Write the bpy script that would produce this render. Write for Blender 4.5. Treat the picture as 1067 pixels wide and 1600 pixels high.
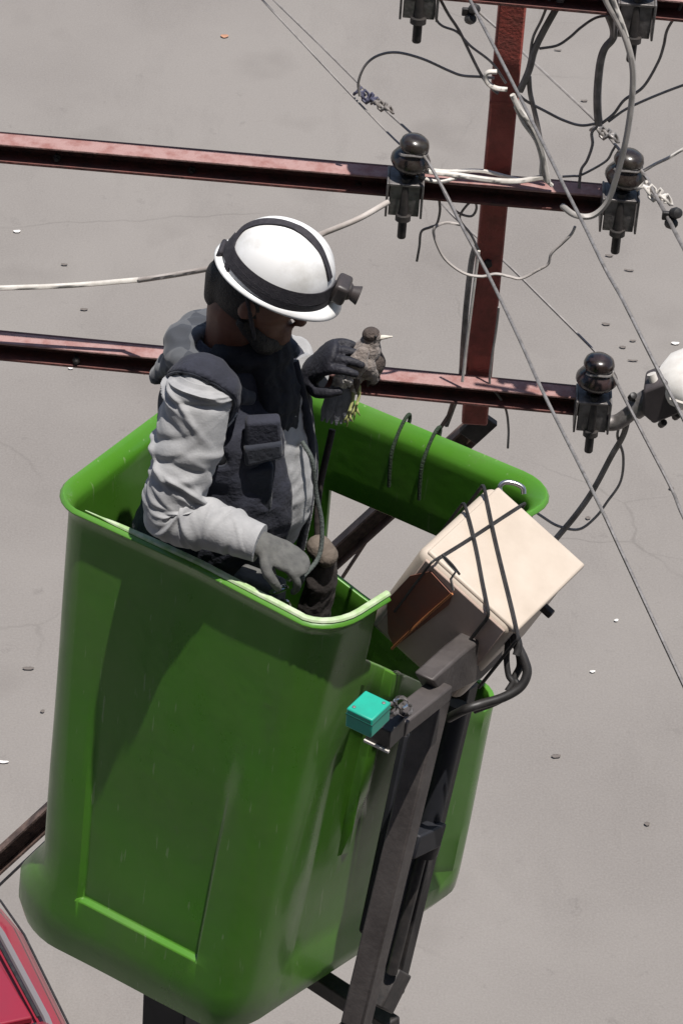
import bpy, bmesh, math, random
import numpy as np
from mathutils import Vector, Matrix, noise

for o in list(bpy.data.objects): bpy.data.objects.remove(o)
SC = bpy.context.scene
COL = SC.collection
random.seed(4)

# ------------------------------------------------------------------ camera
PITCH = math.radians(38); ROLL = math.radians(4.3); FPX = 5600.0
CAM = Vector((0, 0, 15.0))
FW = Vector((0, math.cos(PITCH), -math.sin(PITCH)))
_r0 = Vector((1, 0, 0)); _u0 = Vector((0, math.sin(PITCH), math.cos(PITCH)))
RT = math.cos(ROLL) * _r0 + math.sin(ROLL) * _u0
UPV = -math.sin(ROLL) * _r0 + math.cos(ROLL) * _u0
cd = bpy.data.cameras.new('camera'); cam = bpy.data.objects.new('camera', cd); COL.objects.link(cam)
cam.matrix_world = Matrix(((RT.x, UPV.x, -FW.x, CAM.x), (RT.y, UPV.y, -FW.y, CAM.y), (RT.z, UPV.z, -FW.z, CAM.z), (0, 0, 0, 1)))
cd.sensor_fit = 'VERTICAL'; cd.sensor_height = 24; cd.sensor_width = 24; cd.lens = FPX / 1600 * 24
cd.clip_start = 0.1; cd.clip_end = 2000
SC.camera = cam

# ------------------------------------------------------------------ light
SUNV = Vector((0.15, -0.09, 0.98)).normalized()          # direction towards the sun: high, a little to the right
w = bpy.data.worlds.new('World'); SC.world = w; w.use_nodes = True
nt = w.node_tree; bg = nt.nodes['Background']
sky = nt.nodes.new('ShaderNodeTexSky'); sky.sky_type = 'NISHITA'; sky.sun_disc = False
sky.sun_elevation = math.asin(SUNV.z); sky.sun_rotation = math.atan2(SUNV.x, SUNV.y)
sky.altitude = 900; sky.air_density = 1.0; sky.dust_density = 2.0
nt.links.new(sky.outputs[0], bg.inputs[0]); bg.inputs[1].default_value = 0.085
sl = bpy.data.lights.new('sun', 'SUN'); sl.energy = 4.7; sl.angle = math.radians(0.55); sl.color = (1, 0.955, 0.90)
so = bpy.data.objects.new('sun', sl); COL.objects.link(so)
so.rotation_euler = SUNV.to_track_quat('Z', 'Y').to_euler(); so.location = (0, 0, 30)
SC.view_settings.view_transform = 'Standard'; SC.view_settings.look = 'None'
SC.view_settings.exposure = 0.32; SC.view_settings.gamma = 1; SC.view_settings.use_curve_mapping = False

# ------------------------------------------------------------------ placing helpers
def ray(px, py): return FW + (px - 533.5) / FPX * RT - (py - 800) / FPX * UPV
def at_y(px, py, Y): v = ray(px, py); return CAM + v * ((Y - CAM.y) / v.y)
def at_z(px, py, Z): v = ray(px, py); return CAM + v * ((Z - CAM.z) / v.z)
def at_d(px, py, d): return CAM + ray(px, py) * d
def on_plane(px, py, p, n): v = ray(px, py); return CAM + v * ((p - CAM).dot(n) / v.dot(n))

# ------------------------------------------------------------------ materials
MATS = {}
def mat(name, col, rough=0.6, metal=0.0, col2=None, scale=20, detail=6, bump=0.0, bscale=80, coat=0.0, spec=0.5,
        lo=0.4, hi=0.65, emit=None, sheen=0.0, stretch=None, rvar=0.0):
    if name in MATS: return MATS[name]
    m = bpy.data.materials.new(name); m.use_nodes = True; t = m.node_tree; b = t.nodes['Principled BSDF']
    b.inputs['Base Color'].default_value = (*col, 1); b.inputs['Roughness'].default_value = rough
    b.inputs['Metallic'].default_value = metal; b.inputs['Coat Weight'].default_value = coat
    b.inputs['Coat Roughness'].default_value = 0.12
    b.inputs['Specular IOR Level'].default_value = spec; b.inputs['Sheen Weight'].default_value = sheen
    tc = t.nodes.new('ShaderNodeTexCoord'); vec = tc.outputs['Object']
    if stretch:
        mp = t.nodes.new('ShaderNodeMapping'); mp.inputs['Scale'].default_value = stretch
        t.links.new(vec, mp.inputs[0]); vec = mp.outputs[0]
    if col2:
        n = t.nodes.new('ShaderNodeTexNoise'); n.inputs['Scale'].default_value = scale; n.inputs['Detail'].default_value = detail
        n.inputs['Roughness'].default_value = 0.62
        t.links.new(vec, n.inputs['Vector'])
        mr = t.nodes.new('ShaderNodeMapRange'); mr.inputs[1].default_value = lo; mr.inputs[2].default_value = hi
        t.links.new(n.outputs[0], mr.inputs[0])
        mx = t.nodes.new('ShaderNodeMix'); mx.data_type = 'RGBA'
        mx.inputs[6].default_value = (*col, 1); mx.inputs[7].default_value = (*col2, 1)
        t.links.new(mr.outputs[0], mx.inputs[0]); t.links.new(mx.outputs[2], b.inputs['Base Color'])
        if rvar:
            r2 = t.nodes.new('ShaderNodeMapRange'); r2.inputs[3].default_value = rough; r2.inputs[4].default_value = rough + rvar
            t.links.new(mr.outputs[0], r2.inputs[0]); t.links.new(r2.outputs[0], b.inputs['Roughness'])
    if bump:
        n2 = t.nodes.new('ShaderNodeTexNoise'); n2.inputs['Scale'].default_value = bscale; n2.inputs['Detail'].default_value = 5
        t.links.new(vec, n2.inputs['Vector'])
        bp = t.nodes.new('ShaderNodeBump'); bp.inputs['Strength'].default_value = bump; bp.inputs['Distance'].default_value = 0.01
        t.links.new(n2.outputs[0], bp.inputs['Height']); t.links.new(bp.outputs[0], b.inputs['Normal'])
    if emit:
        b.inputs['Emission Color'].default_value = (*emit, 1); b.inputs['Emission Strength'].default_value = 1
    MATS[name] = m; return m

def gelcoat():
    m = mat('green_gelcoat', (0.046, 0.205, 0.016), 0.30, coat=0.25); t = m.node_tree; b = t.nodes['Principled BSDF']
    tc = t.nodes.new('ShaderNodeTexCoord')
    def nz(sc, st, det=6, ro=0.65):
        mp = t.nodes.new('ShaderNodeMapping'); mp.inputs['Scale'].default_value = st; t.links.new(tc.outputs['Object'], mp.inputs[0])
        n = t.nodes.new('ShaderNodeTexNoise'); n.inputs['Scale'].default_value = sc; n.inputs['Detail'].default_value = det; n.inputs['Roughness'].default_value = ro
        t.links.new(mp.outputs[0], n.inputs['Vector']); return n.outputs[0]
    def rng(s_, a_, c_, d_, e_):
        r = t.nodes.new('ShaderNodeMapRange')
        for i, v in ((1, a_), (2, c_), (3, d_), (4, e_)): r.inputs[i].default_value = v
        t.links.new(s_, r.inputs[0]); return r.outputs[0]
    def mix(f, a_, c_):
        x = t.nodes.new('ShaderNodeMix'); x.data_type = 'RGBA'; t.links.new(f, x.inputs[0])
        if isinstance(a_, tuple): x.inputs[6].default_value = a_
        else: t.links.new(a_, x.inputs[6])
        x.inputs[7].default_value = c_; return x.outputs[2]
    c = mix(rng(nz(3, (1, 1, 1)), 0.35, 0.7, 0, 1), (0.066, 0.222, 0.016, 1), (0.084, 0.210, 0.028, 1))     # sun-faded patches
    c = mix(rng(nz(9, (1, 1, 0.12)), 0.55, 0.80, 0, 0.45), c, (0.085, 0.16, 0.050, 1))                        # run-down dust streaks
    c = mix(rng(nz(24, (1, 1, 1), 8, 0.75), 0.60, 0.78, 0, 0.45), c, (0.10, 0.14, 0.06, 1))                   # grime specks
    sc = rng(nz(14, (6, 6, 0.5), 3, 0.5), 0.68, 0.72, 0, 0.6); c = mix(sc, c, (0.20, 0.30, 0.13, 1))        # hairline scratches
    t.links.new(c, b.inputs['Base Color']); t.links.new(rng(nz(5, (1, 1, 0.6)), 0.3, 0.75, 0.22, 0.52), b.inputs['Roughness'])
    bp = t.nodes.new('ShaderNodeBump'); bp.inputs['Strength'].default_value = 0.08; bp.inputs['Distance'].default_value = 0.02
    t.links.new(nz(6, (1, 1, 1), 3), bp.inputs['Height']); t.links.new(bp.outputs[0], b.inputs['Normal']); return m
GREEN = gelcoat()
RUST = mat('faded_red_paint', (0.33, 0.075, 0.060), 0.5, col2=(0.24, 0.07, 0.056), scale=26, bump=0.25, bscale=120, lo=0.42, hi=0.62, rvar=0.2)
RUST_LIT = mat('sunlit_dusty_red_paint', (0.33, 0.20, 0.185), 0.7, col2=(0.25, 0.115, 0.10), scale=22, bump=0.25, bscale=120, lo=0.45, hi=0.66)  # dusty flange tops, with the sunlight on them painted in as a paler tone
RUST_SHADE = mat('shaded_red_paint', (0.15, 0.056, 0.048), 0.65, col2=(0.085, 0.045, 0.040), scale=24, bump=0.3, bscale=100)  # darker copy of the red: shade of the crossarm fronts put into colour
BROWN = mat('rusty_brown_steel', (0.16, 0.105, 0.085), 0.7, col2=(0.07, 0.045, 0.038), scale=18, bump=0.3, bscale=90)
PORC = mat('dark_brown_porcelain', (0.020, 0.015, 0.014), 0.28, col2=(0.045, 0.038, 0.036), scale=30, coat=0.3)
GALV = mat('galvanised_steel', (0.23, 0.215, 0.21), 0.5, 0.55, col2=(0.12, 0.11, 0.105), scale=30, bump=0.15, bscale=120)
DSTEEL = mat('dark_steel', (0.030, 0.028, 0.028), 0.55, 0.3, col2=(0.055, 0.048, 0.045), scale=25, bump=0.1)
GSTEEL = mat('grey_brown_steel', (0.085, 0.074, 0.070), 0.55, 0.2, col2=(0.055, 0.047, 0.045), scale=14, bump=0.12)
BSTEEL = mat('blue_black_steel', (0.008, 0.009, 0.013), 0.65, 0.0, col2=(0.014, 0.014, 0.018), scale=20)
ALU = mat('aluminium_wire', (0.33, 0.31, 0.295), 0.5, 0.5, col2=(0.2, 0.185, 0.175), scale=60)
GREYW = mat('grey_weathered_wire', (0.29, 0.27, 0.255), 0.65, 0.1, col2=(0.21, 0.195, 0.185), scale=40)
WHITEC = mat('white_sheath', (0.62, 0.59, 0.55), 0.5, col2=(0.45, 0.42, 0.38), scale=20)
BLACKC = mat('black_rubber', (0.014, 0.013, 0.013), 0.5, col2=(0.03, 0.028, 0.027), scale=30)
DARKC = mat('dark_grey_sheath', (0.155, 0.14, 0.13), 0.6, col2=(0.24, 0.22, 0.205), scale=30)
CREAM = mat('cream_cover', (0.52, 0.445, 0.37), 0.55, col2=(0.44, 0.37, 0.30), scale=9, bump=0.06, bscale=30, lo=0.35, hi=0.75)
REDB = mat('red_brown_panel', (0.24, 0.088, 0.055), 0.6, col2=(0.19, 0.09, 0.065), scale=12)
TURQ = mat('turquoise_plastic', (0.012, 0.36, 0.255), 0.45, col2=(0.015, 0.28, 0.20), scale=10)
WHITEP = mat('white_helmet_plastic', (0.76, 0.76, 0.755), 0.35, col2=(0.58, 0.57, 0.545), scale=14, coat=0.15, bump=0.04, bscale=20, lo=0.5, hi=0.75)
STRAP = mat('black_elastic', (0.020, 0.018, 0.024), 0.8, col2=(0.035, 0.032, 0.038), scale=90, bump=0.2, bscale=300)
LAMPP = mat('dark_lamp_plastic', (0.045, 0.037, 0.036), 0.45, col2=(0.03, 0.026, 0.026), scale=30)
SKIN = mat('brown_skin', (0.145, 0.062, 0.040), 0.5, col2=(0.115, 0.048, 0.032), scale=25, bump=0.1, bscale=150)
HAIR = mat('black_hair', (0.009, 0.008, 0.008), 0.6, bump=0.5, bscale=250)
SHIRT = mat('light_grey_cotton', (0.335, 0.335, 0.338), 0.85, col2=(0.27, 0.27, 0.275), scale=22, bump=0.12, bscale=200, sheen=0.15)
VEST = mat('charcoal_vest_cloth', (0.017, 0.0185, 0.029), 0.9, col2=(0.025, 0.027, 0.042), scale=12, bump=0.3, bscale=110, sheen=0.05)
VESTD = mat('navy_vest_cloth', (0.013, 0.016, 0.026), 0.85, col2=(0.022, 0.027, 0.042), scale=14, bump=0.3, bscale=80, sheen=0.2)
TROUS = mat('dark_trousers', (0.018, 0.019, 0.024), 0.9, col2=(0.03, 0.03, 0.035), scale=14, bump=0.3, bscale=60)
GLOVE = mat('grey_knit_glove', (0.115, 0.115, 0.108), 0.9, col2=(0.07, 0.07, 0.068), scale=30, bump=0.15, bscale=300)
GLOVED = mat('navy_rubber_glove', (0.010, 0.010, 0.016), 0.7, col2=(0.016, 0.016, 0.024), scale=35, bump=0.3, bscale=150)
CHROME = mat('bright_metal', (0.6, 0.6, 0.6), 0.25, 1.0)

def plaid():
    m = mat('grey_checked_hood', (0.14, 0.145, 0.16), 0.9, sheen=0.2); t = m.node_tree; b = t.nodes['Principled BSDF']
    tc = t.nodes.new('ShaderNodeTexCoord'); ck = t.nodes.new('ShaderNodeTexChecker'); ck.inputs['Scale'].default_value = 14
    ck.inputs[1].default_value = (0.078, 0.082, 0.090, 1); ck.inputs[2].default_value = (0.040, 0.044, 0.053, 1)
    nz = t.nodes.new('ShaderNodeTexNoise'); nz.inputs['Scale'].default_value = 9
    ad = t.nodes.new('ShaderNodeMix'); ad.data_type = 'RGBA'; ad.inputs[0].default_value = 0.12
    t.links.new(tc.outputs['Object'], nz.inputs['Vector']); t.links.new(tc.outputs['Object'], ad.inputs[6]); t.links.new(nz.outputs[1], ad.inputs[7])
    t.links.new(ad.outputs[2], ck.inputs['Vector']); t.links.new(ck.outputs[0], b.inputs['Base Color']); return m
PLAID = plaid()

def asphalt():
    m = bpy.data.materials.new('dusty_asphalt'); m.use_nodes = True; t = m.node_tree; b = t.nodes['Principled BSDF']
    b.inputs['Roughness'].default_value = 0.93; b.inputs['Specular IOR Level'].default_value = 0.2
    tc = t.nodes.new('ShaderNodeTexCoord'); vec = tc.outputs['Object']
    def nz(sc, det, ro=0.6, st=None):
        n = t.nodes.new('ShaderNodeTexNoise'); n.inputs['Scale'].default_value = sc; n.inputs['Detail'].default_value = det; n.inputs['Roughness'].default_value = ro
        v = vec
        if st:
            mp = t.nodes.new('ShaderNodeMapping'); mp.inputs['Scale'].default_value = st; mp.inputs['Rotation'].default_value = (0, 0, 0.5)
            t.links.new(vec, mp.inputs[0]); v = mp.outputs[0]
        t.links.new(v, n.inputs['Vector']); return n.outputs[0]
    def rng(s, a, c, d, e):
        r = t.nodes.new('ShaderNodeMapRange'); r.inputs[1].default_value = a; r.inputs[2].default_value = c; r.inputs[3].default_value = d; r.inputs[4].default_value = e
        t.links.new(s, r.inputs[0]); return r.outputs[0]
    def mix(f, a, c, blend='MIX'):
        x = t.nodes.new('ShaderNodeMix'); x.data_type = 'RGBA'; x.blend_type = blend
        for i, v in ((0, f), (6, a), (7, c)):
            if hasattr(v, 'links') or hasattr(v, 'is_linked'): t.links.new(v, x.inputs[i])
            else: x.inputs[i].default_value = v
        return x.outputs[2]
    c = mix(rng(nz(0.35, 5), 0.38, 0.64, 0, 1), (0.212, 0.196, 0.181, 1), (0.178, 0.163, 0.151, 1))       # broad worn patches
    c = mix(rng(nz(1.6, 6, 0.7, (1, 0.35, 1)), 0.52, 0.75, 0, 0.5), c, (0.148, 0.135, 0.125, 1))            # drag marks
    c = mix(rng(nz(5.5, 4, 0.6), 0.64, 0.74, 0, 0.45), c, (0.13, 0.118, 0.110, 1))                          # oil spots
    c = mix(rng(nz(70, 3, 0.7), 0.35, 0.7, 0.0, 0.45), c, (0.265, 0.247, 0.232, 1))                            # aggregate
    c = mix(rng(nz(140, 2, 0.7), 0.55, 0.75, 0, 0.5), c, (0.10, 0.092, 0.087, 1))
    c = mix(rng(nz(0.9, 3, 0.5), 0.60, 0.70, 0, 0.30), c, (0.145, 0.132, 0.122, 1))                           # damp-dried stains
    vo = t.nodes.new('ShaderNodeTexVoronoi'); vo.feature = 'DISTANCE_TO_EDGE'; vo.inputs['Scale'].default_value = 0.33
    wp = t.nodes.new('ShaderNodeTexNoise'); wp.inputs['Scale'].default_value = 1.6; wp.inputs['Detail'].default_value = 6
    t.links.new(vec, wp.inputs['Vector']); av = t.nodes.new('ShaderNodeMix'); av.data_type = 'RGBA'; av.inputs[0].default_value = 0.22
    t.links.new(vec, av.inputs[6]); t.links.new(wp.outputs[1], av.inputs[7]); t.links.new(av.outputs[2], vo.inputs['Vector'])
    mm = t.nodes.new('ShaderNodeMath'); mm.operation = 'MULTIPLY'; t.links.new(rng(vo.outputs['Distance'], 0.0, 0.0030, 0.28, 0.0), mm.inputs[0]); t.links.new(rng(nz(0.6, 3), 0.50, 0.62, 0, 1), mm.inputs[1])
    c = mix(mm.outputs[0], c, (0.075, 0.068, 0.063, 1))                                                      # hairline cracks
    t.links.new(c, b.inputs['Base Color'])
    bp = t.nodes.new('ShaderNodeBump'); bp.inputs['Strength'].default_value = 0.35; bp.inputs['Distance'].default_value = 0.006
    t.links.new(nz(110, 4, 0.7), bp.inputs['Height']); t.links.new(bp.outputs[0], b.inputs['Normal'])
    return m
ASPH = asphalt()

# ------------------------------------------------------------------ mesh helpers
def V(*a): return Vector(a)
def root_loc(o):
    while o.parent: o = o.parent
    return o.location.copy()
def link(name, verts, faces, m, parent=None, smooth=True, sharp=40, tagd=None):
    """verts in world coordinates; children share their thing's origin"""
    vs = [Vector(v) for v in verts]
    if parent is not None: off = root_loc(parent)
    else:
        off = Vector((0, 0, 0))
        for v in vs: off += v
        off /= len(vs); off.z = min(v.z for v in vs)
    me = bpy.data.meshes.new(name); me.from_pydata([v - off for v in vs], [], faces); me.update()
    bm = bmesh.new(); bm.from_mesh(me); bmesh.ops.recalc_face_normals(bm, faces=bm.faces); bm.to_mesh(me); bm.free()
    if m: me.materials.append(m)
    if smooth:
        for p in me.polygons: p.use_smooth = True
        me.set_sharp_from_angle(angle=math.radians(sharp))
    o = bpy.data.objects.new(name, me); COL.objects.link(o)
    if parent is not None: o.parent = parent
    else: o.location = off
    if tagd: tag(o, *tagd)
    return o
def tag(o, label, cat, group=None):
    o['label'] = label; o['category'] = cat
    if group: o['group'] = group
def thing(name, loc, label, cat, group=None):
    o = bpy.data.objects.new(name, None); COL.objects.link(o); o.location = loc; o.empty_display_size = 0.1
    tag(o, label, cat, group); return o
def bevel(o, wd=0.004, seg=2):
    b = o.modifiers.new('bevel', 'BEVEL'); b.width = wd; b.segments = seg; b.limit_method = 'ANGLE'; b.angle_limit = math.radians(35); return o

def catmull(P, n=8):
    P = [Vector(p) for p in P]
    if len(P) == 2: return [P[0].lerp(P[1], i / n) for i in range(n + 1)]
    Q = [P[0] * 2 - P[1]] + P + [P[-1] * 2 - P[-2]]; out = []
    for i in range(1, len(Q) - 2):
        a, b, c, d = Q[i - 1:i + 3]
        for k in range(n):
            s = k / n
            out.append(0.5 * ((2 * b) + (c - a) * s + (2 * a - 5 * b + 4 * c - d) * s * s + (3 * b - a - 3 * c + d) * s ** 3))
    out.append(P[-1]); return out
def lerpv(vals, n):
    """resample list of floats/tuples to n entries"""
    out = []
    for i in range(n):
        f = i / (n - 1) * (len(vals) - 1); k = min(int(f), len(vals) - 2); s = f - k
        a, b = vals[k], vals[k + 1]
        s = s * s * (3 - 2 * s) if isinstance(a, tuple) else s
        out.append(tuple(x + (y - x) * s for x, y in zip(a, b)) if isinstance(a, tuple) else a + (b - a) * s)
    return out
def tube_geo(P, R, seg=10, up=None, cap='flat', disp=None):
    """P points, R float / list of floats / list of (ra, rb); up fixes the rb axis"""
    n = len(P)
    if not isinstance(R, (list, tuple)) or (isinstance(R, tuple)): R = [R] * n
    T = []
    for i in range(n):
        T.append((P[min(i + 1, n - 1)] - P[max(i - 1, 0)]).normalized())
    if up is None:
        u = T[0].orthogonal().normalized()
    else: u = (up - T[0] * up.dot(T[0])).normalized()
    vs, fs = [], []
    for i in range(n):
        ref = up if up is not None else u
        u = (ref - T[i] * ref.dot(T[i])).normalized(); s = T[i].cross(u)
        ra, rb = R[i] if isinstance(R[i], tuple) else (R[i], R[i])
        for k in range(seg):
            a = 2 * math.pi * k / seg; d = s * math.cos(a) * ra + u * math.sin(a) * rb
            if disp: d = d * (1 + disp(i / (n - 1), a))
            vs.append(P[i] + d)
    for i in range(n - 1):
        for k in range(seg):
            a = i * seg + k; b = i * seg + (k + 1) % seg
            fs.append((a, b, b + seg, a + seg))
    fs.append(tuple(range(seg - 1, -1, -1))); fs.append(tuple(range((n - 1) * seg, n * seg)))
    return vs, fs
def round_ends(P, R, k=4):
    """add shrinking rings so a tube ends in a dome"""
    P = list(P); R = list(R); f = lambda r: r[0] if isinstance(r, tuple) else r
    sc = lambda r, s: tuple(x * s for x in r) if isinstance(r, tuple) else r * s
    d0 = (P[0] - P[1]).normalized(); d1 = (P[-1] - P[-2]).normalized(); A, B, RA, RB = [], [], [], []
    for i in range(1, k + 1):
        a = i / k * math.pi / 2 * 0.97
        A.append(P[0] + d0 * (f(R[0]) * math.sin(a))); RA.append(sc(R[0], math.cos(a)))
        B.append(P[-1] + d1 * (f(R[-1]) * math.sin(a))); RB.append(sc(R[-1], math.cos(a)))
    return A[::-1] + P + B, RA[::-1] + R + RB
def tube(name, P, R, m, parent=None, seg=10, n=8, tagd=None, smoothpath=True, up=None, rounded=False):
    Q = catmull(P, n) if smoothpath else [Vector(p) for p in P]
    RR = lerpv(R, len(Q)) if isinstance(R, list) else [R] * len(Q)
    if rounded: Q, RR = round_ends(Q, RR)
    vs, fs = tube_geo(Q, RR, seg, up)
    return link(name, vs, fs, m, parent, True, 50, tagd)
def box_geo(c, ax, ay, az):
    """centre and three half-axis vectors"""
    c = Vector(c); vs = [c + ax * i + ay * j + az * k for i in (-1, 1) for j in (-1, 1) for k in (-1, 1)]
    fs = [(0, 1, 3, 2), (4, 6, 7, 5), (0, 4, 5, 1), (2, 3, 7, 6), (0, 2, 6, 4), (1, 5, 7, 3)]
    return vs, fs
def box(name, c, ax, ay, az, m, parent=None, bev=0.003, tagd=None):
    vs, fs = box_geo(c, ax, ay, az); o = link(name, vs, fs, m, parent, True, 35, tagd)
    if bev: bevel(o, bev)
    return o
def merge(*gs):
    vs, fs = [], []
    for v, f in gs:
        n = len(vs); vs += list(v); fs += [tuple(i + n for i in q) for q in f]
    return vs, fs
def lathe_geo(c, prof, axis=None, seg=20):
    axis = axis or V(0, 0, 1); u = axis.orthogonal().normalized(); s = axis.cross(u); vs, fs = [], []
    for r, z in prof:
        for k in range(seg):
            a = 2 * math.pi * k / seg; vs.append(Vector(c) + axis * z + (u * math.cos(a) + s * math.sin(a)) * r)
    for i in range(len(prof) - 1):
        for k in range(seg):
            a = i * seg + k; b = i * seg + (k + 1) % seg; fs.append((a, b, b + seg, a + seg))
    fs.append(tuple(range(seg - 1, -1, -1))); fs.append(tuple(range((len(prof) - 1) * seg, len(prof) * seg)))
    return vs, fs
def ellipsoid_geo(c, ax, ay, az, nu=24, nv=16):
    vs, fs = [], []; c = Vector(c)
    for j in range(nv + 1):
        t = math.pi * (j + 0.02) / (nv + 0.04)
        for i in range(nu):
            a = 2 * math.pi * i / nu
            vs.append(c + ax * (math.sin(t) * math.cos(a)) + ay * (math.sin(t) * math.sin(a)) + az * math.cos(t))
    for j in range(nv):
        for i in range(nu):
            a = j * nu + i; b = j * nu + (i + 1) % nu; fs.append((a, b, b + nu, a + nu))
    fs.append(tuple(range(nu - 1, -1, -1))); fs.append(tuple(range(nv * nu, (nv + 1) * nu)))
    return vs, fs
def fused(parts, voxel=0.008, smooth=4):
    """join overlapping closed shapes into one continuous skin; returns (verts, faces) in world coordinates"""
    vs, fs = merge(*parts); me = bpy.data.meshes.new('tmp'); me.from_pydata([tuple(v) for v in vs], [], fs); me.update()
    bm = bmesh.new(); bm.from_mesh(me); bmesh.ops.recalc_face_normals(bm, faces=bm.faces); bm.to_mesh(me); bm.free()
    o = bpy.data.objects.new('tmp', me); COL.objects.link(o)
    r = o.modifiers.new('r', 'REMESH'); r.mode = 'VOXEL'; r.voxel_size = voxel
    s = o.modifiers.new('s', 'SMOOTH'); s.iterations = smooth; s.factor = 0.5
    dg = bpy.context.evaluated_depsgraph_get(); ev = o.evaluated_get(dg); em = ev.to_mesh()
    V_ = [v.co.copy() for v in em.vertices]; N_ = [v.normal.copy() for v in em.vertices]; F_ = [tuple(p.vertices) for p in em.polygons]
    ev.to_mesh_clear(); bpy.data.objects.remove(o); bpy.data.meshes.remove(me)
    return V_, F_, N_
def limb(P, R, n=8, seg=14, up=None):
    Q = catmull(P, n); RR = lerpv(R, len(Q)); Q, RR = round_ends(Q, RR); return tube_geo(Q, RR, seg, up)
def wrinkle(vs, ns, amp, sc, stretch=(1, 1, 1), seed=0):
    out = []
    for v, n in zip(vs, ns):
        p = Vector((v.x * stretch[0] * sc + seed, v.y * stretch[1] * sc, v.z * stretch[2] * sc))
        k = noise.noise(p) * 0.6 + (1 - 2 * abs(noise.noise(p * 1.7 + Vector((7, 3, 1))))) * 0.5
        out.append(v + n * amp * k)
    return out

# ================================================================== SETTING
me = bpy.data.meshes.new('road'); me.from_pydata([(-400, -300, 0), (400, -300, 0), (400, 700, 0), (-400, 700, 0)], [], [(0, 1, 2, 3)])
me.materials.append(ASPH); road = bpy.data.objects.new('road', me); COL.objects.link(road); road['kind'] = 'structure'

# earth verge at the far right edge
def verge():
    pts = [(1046, -60), (1030, -20), (1036, 8), (1046, 18), (1052, 30), (1067, 34), (1100, 40), (1200, 60), (1200, -200), (1060, -200)]
    vs = [at_z(x, y, 0.004) for x, y in pts]
    m = mat('brown_earth', (0.21, 0.135, 0.115), 0.95, col2=(0.14, 0.09, 0.08), scale=12, bump=0.5, bscale=40)
    me = bpy.data.meshes.new('earth_verge'); me.from_pydata(vs, [], [tuple(range(len(vs)))]); me.materials.append(m)
    o = bpy.data.objects.new('earth_verge', me); COL.objects.link(o); o['kind'] = 'structure'
verge()

# unseen building added behind the viewpoint to keep sky light off camera-facing surfaces
def building():
    r = thing('light_blocking_building', V(0, -6, 0), 'unseen plastered building added behind the viewpoint to block light', 'building')
    m = mat('grey_brown_plaster', (0.32, 0.29, 0.26), 0.9, col2=(0.26, 0.235, 0.21), scale=2, bump=0.2, bscale=30); gm = mat('window_glass', (0.02, 0.022, 0.025), 0.08); fm = mat('window_frame_paint', (0.30, 0.28, 0.26), 0.5)
    link('wall', *box_geo((0, -6, 11.5), V(22, 0, 0), V(0, 5, 0), V(0, 0, 11.5)), m, r, False)
    link('roof', *box_geo((0, -6, 23.15), V(22.3, 0, 0), V(0, 5.2, 0), V(0, 0, 0.15)), m, r, False)
    for i in range(7):
        for j in range(6):
            c = V(-18 + i * 6, -0.98, 2.2 + j * 3.6)
            wn = link('window', *box_geo(c, V(0.8, 0, 0), V(0, 0.05, 0), V(0, 0, 0.95)), fm, r, False)
            for k in (-1, 1): link('pane', *box_geo(c + V(0.38 * k, 0.05, 0), V(0.33, 0, 0), V(0, 0.008, 0), V(0, 0, 0.85)), gm, wn, False)
building()

# ================================================================== UTILITY FRAME
YS = 8.0
frame = thing('utility_frame', at_y(742, 660, YS), 'rusty red steel line frame with post, crossarms and diagonal brace behind the worker', 'utility pole')
pt_top = at_y(806, -60, YS + 0.05); pt_bot = at_y(741, 655, YS + 0.05)
d = (pt_top - pt_bot); L = d.length; dz = d.normalized(); dx = (V(1, 0, 0) - dz * dz.x).normalized(); dy = dz.cross(dx)
def channel(a, b, hw, hh, front, upd, th=0.007, flip=False):
    """C-section from a to b opening towards `front`"""
    t = (b - a).normalized(); f = (front - t * front.dot(t)).normalized(); u = (upd - t * upd.dot(t) - f * upd.dot(f)).normalized(); l = (b - a) / 2; c = (a + b) / 2
    g = [box_geo(c - f * (hw - th / 2), l, u * hh, f * th / 2), box_geo(c + u * (hh - th / 2) + f * th / 2, l, u * th / 2, f * (hw - th / 2)),
         box_geo(c - u * (hh - th / 2) + f * th / 2, l, u * th / 2, f * (hw - th / 2))]
    return g
# post: closed box section of two welded channels
vs, fs = box_geo((pt_top + pt_bot) / 2, dx * 0.036, dy * 0.030, dz * (L / 2))
bevel(link('post', vs, fs, RUST, frame, True, 35), 0.006)
def arm(pl, pr, z, name='crossarm', right_px=None):
    a = at_z(*pl, z); b = at_z(*pr, z); t = (b - a).normalized(); f = V(0, -1, 0)
    g = channel(a, b, 0.030, 0.030, V(0, -1, 0), V(0, 0, 1))
    o = link(name, *merge(*g[:1], g[2]), RUST_SHADE, frame, True, 35)
    o2 = link('top_flange', *g[1], RUST_LIT, o, True, 35); bevel(o2, 0.002)
    # seam weld along flange edge
    return a, b, t
z1 = at_y(770, 300, YS - 0.035).z; z2 = at_y(742, 613, YS - 0.035).z; z0 = at_y(806, -14, YS - 0.035).z
A1 = arm((-330, 202), (948, 312), z1); A2 = arm((-330, 508), (936, 629), z2); A0 = arm((-330, -118), (1120, 14), z0)
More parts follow.
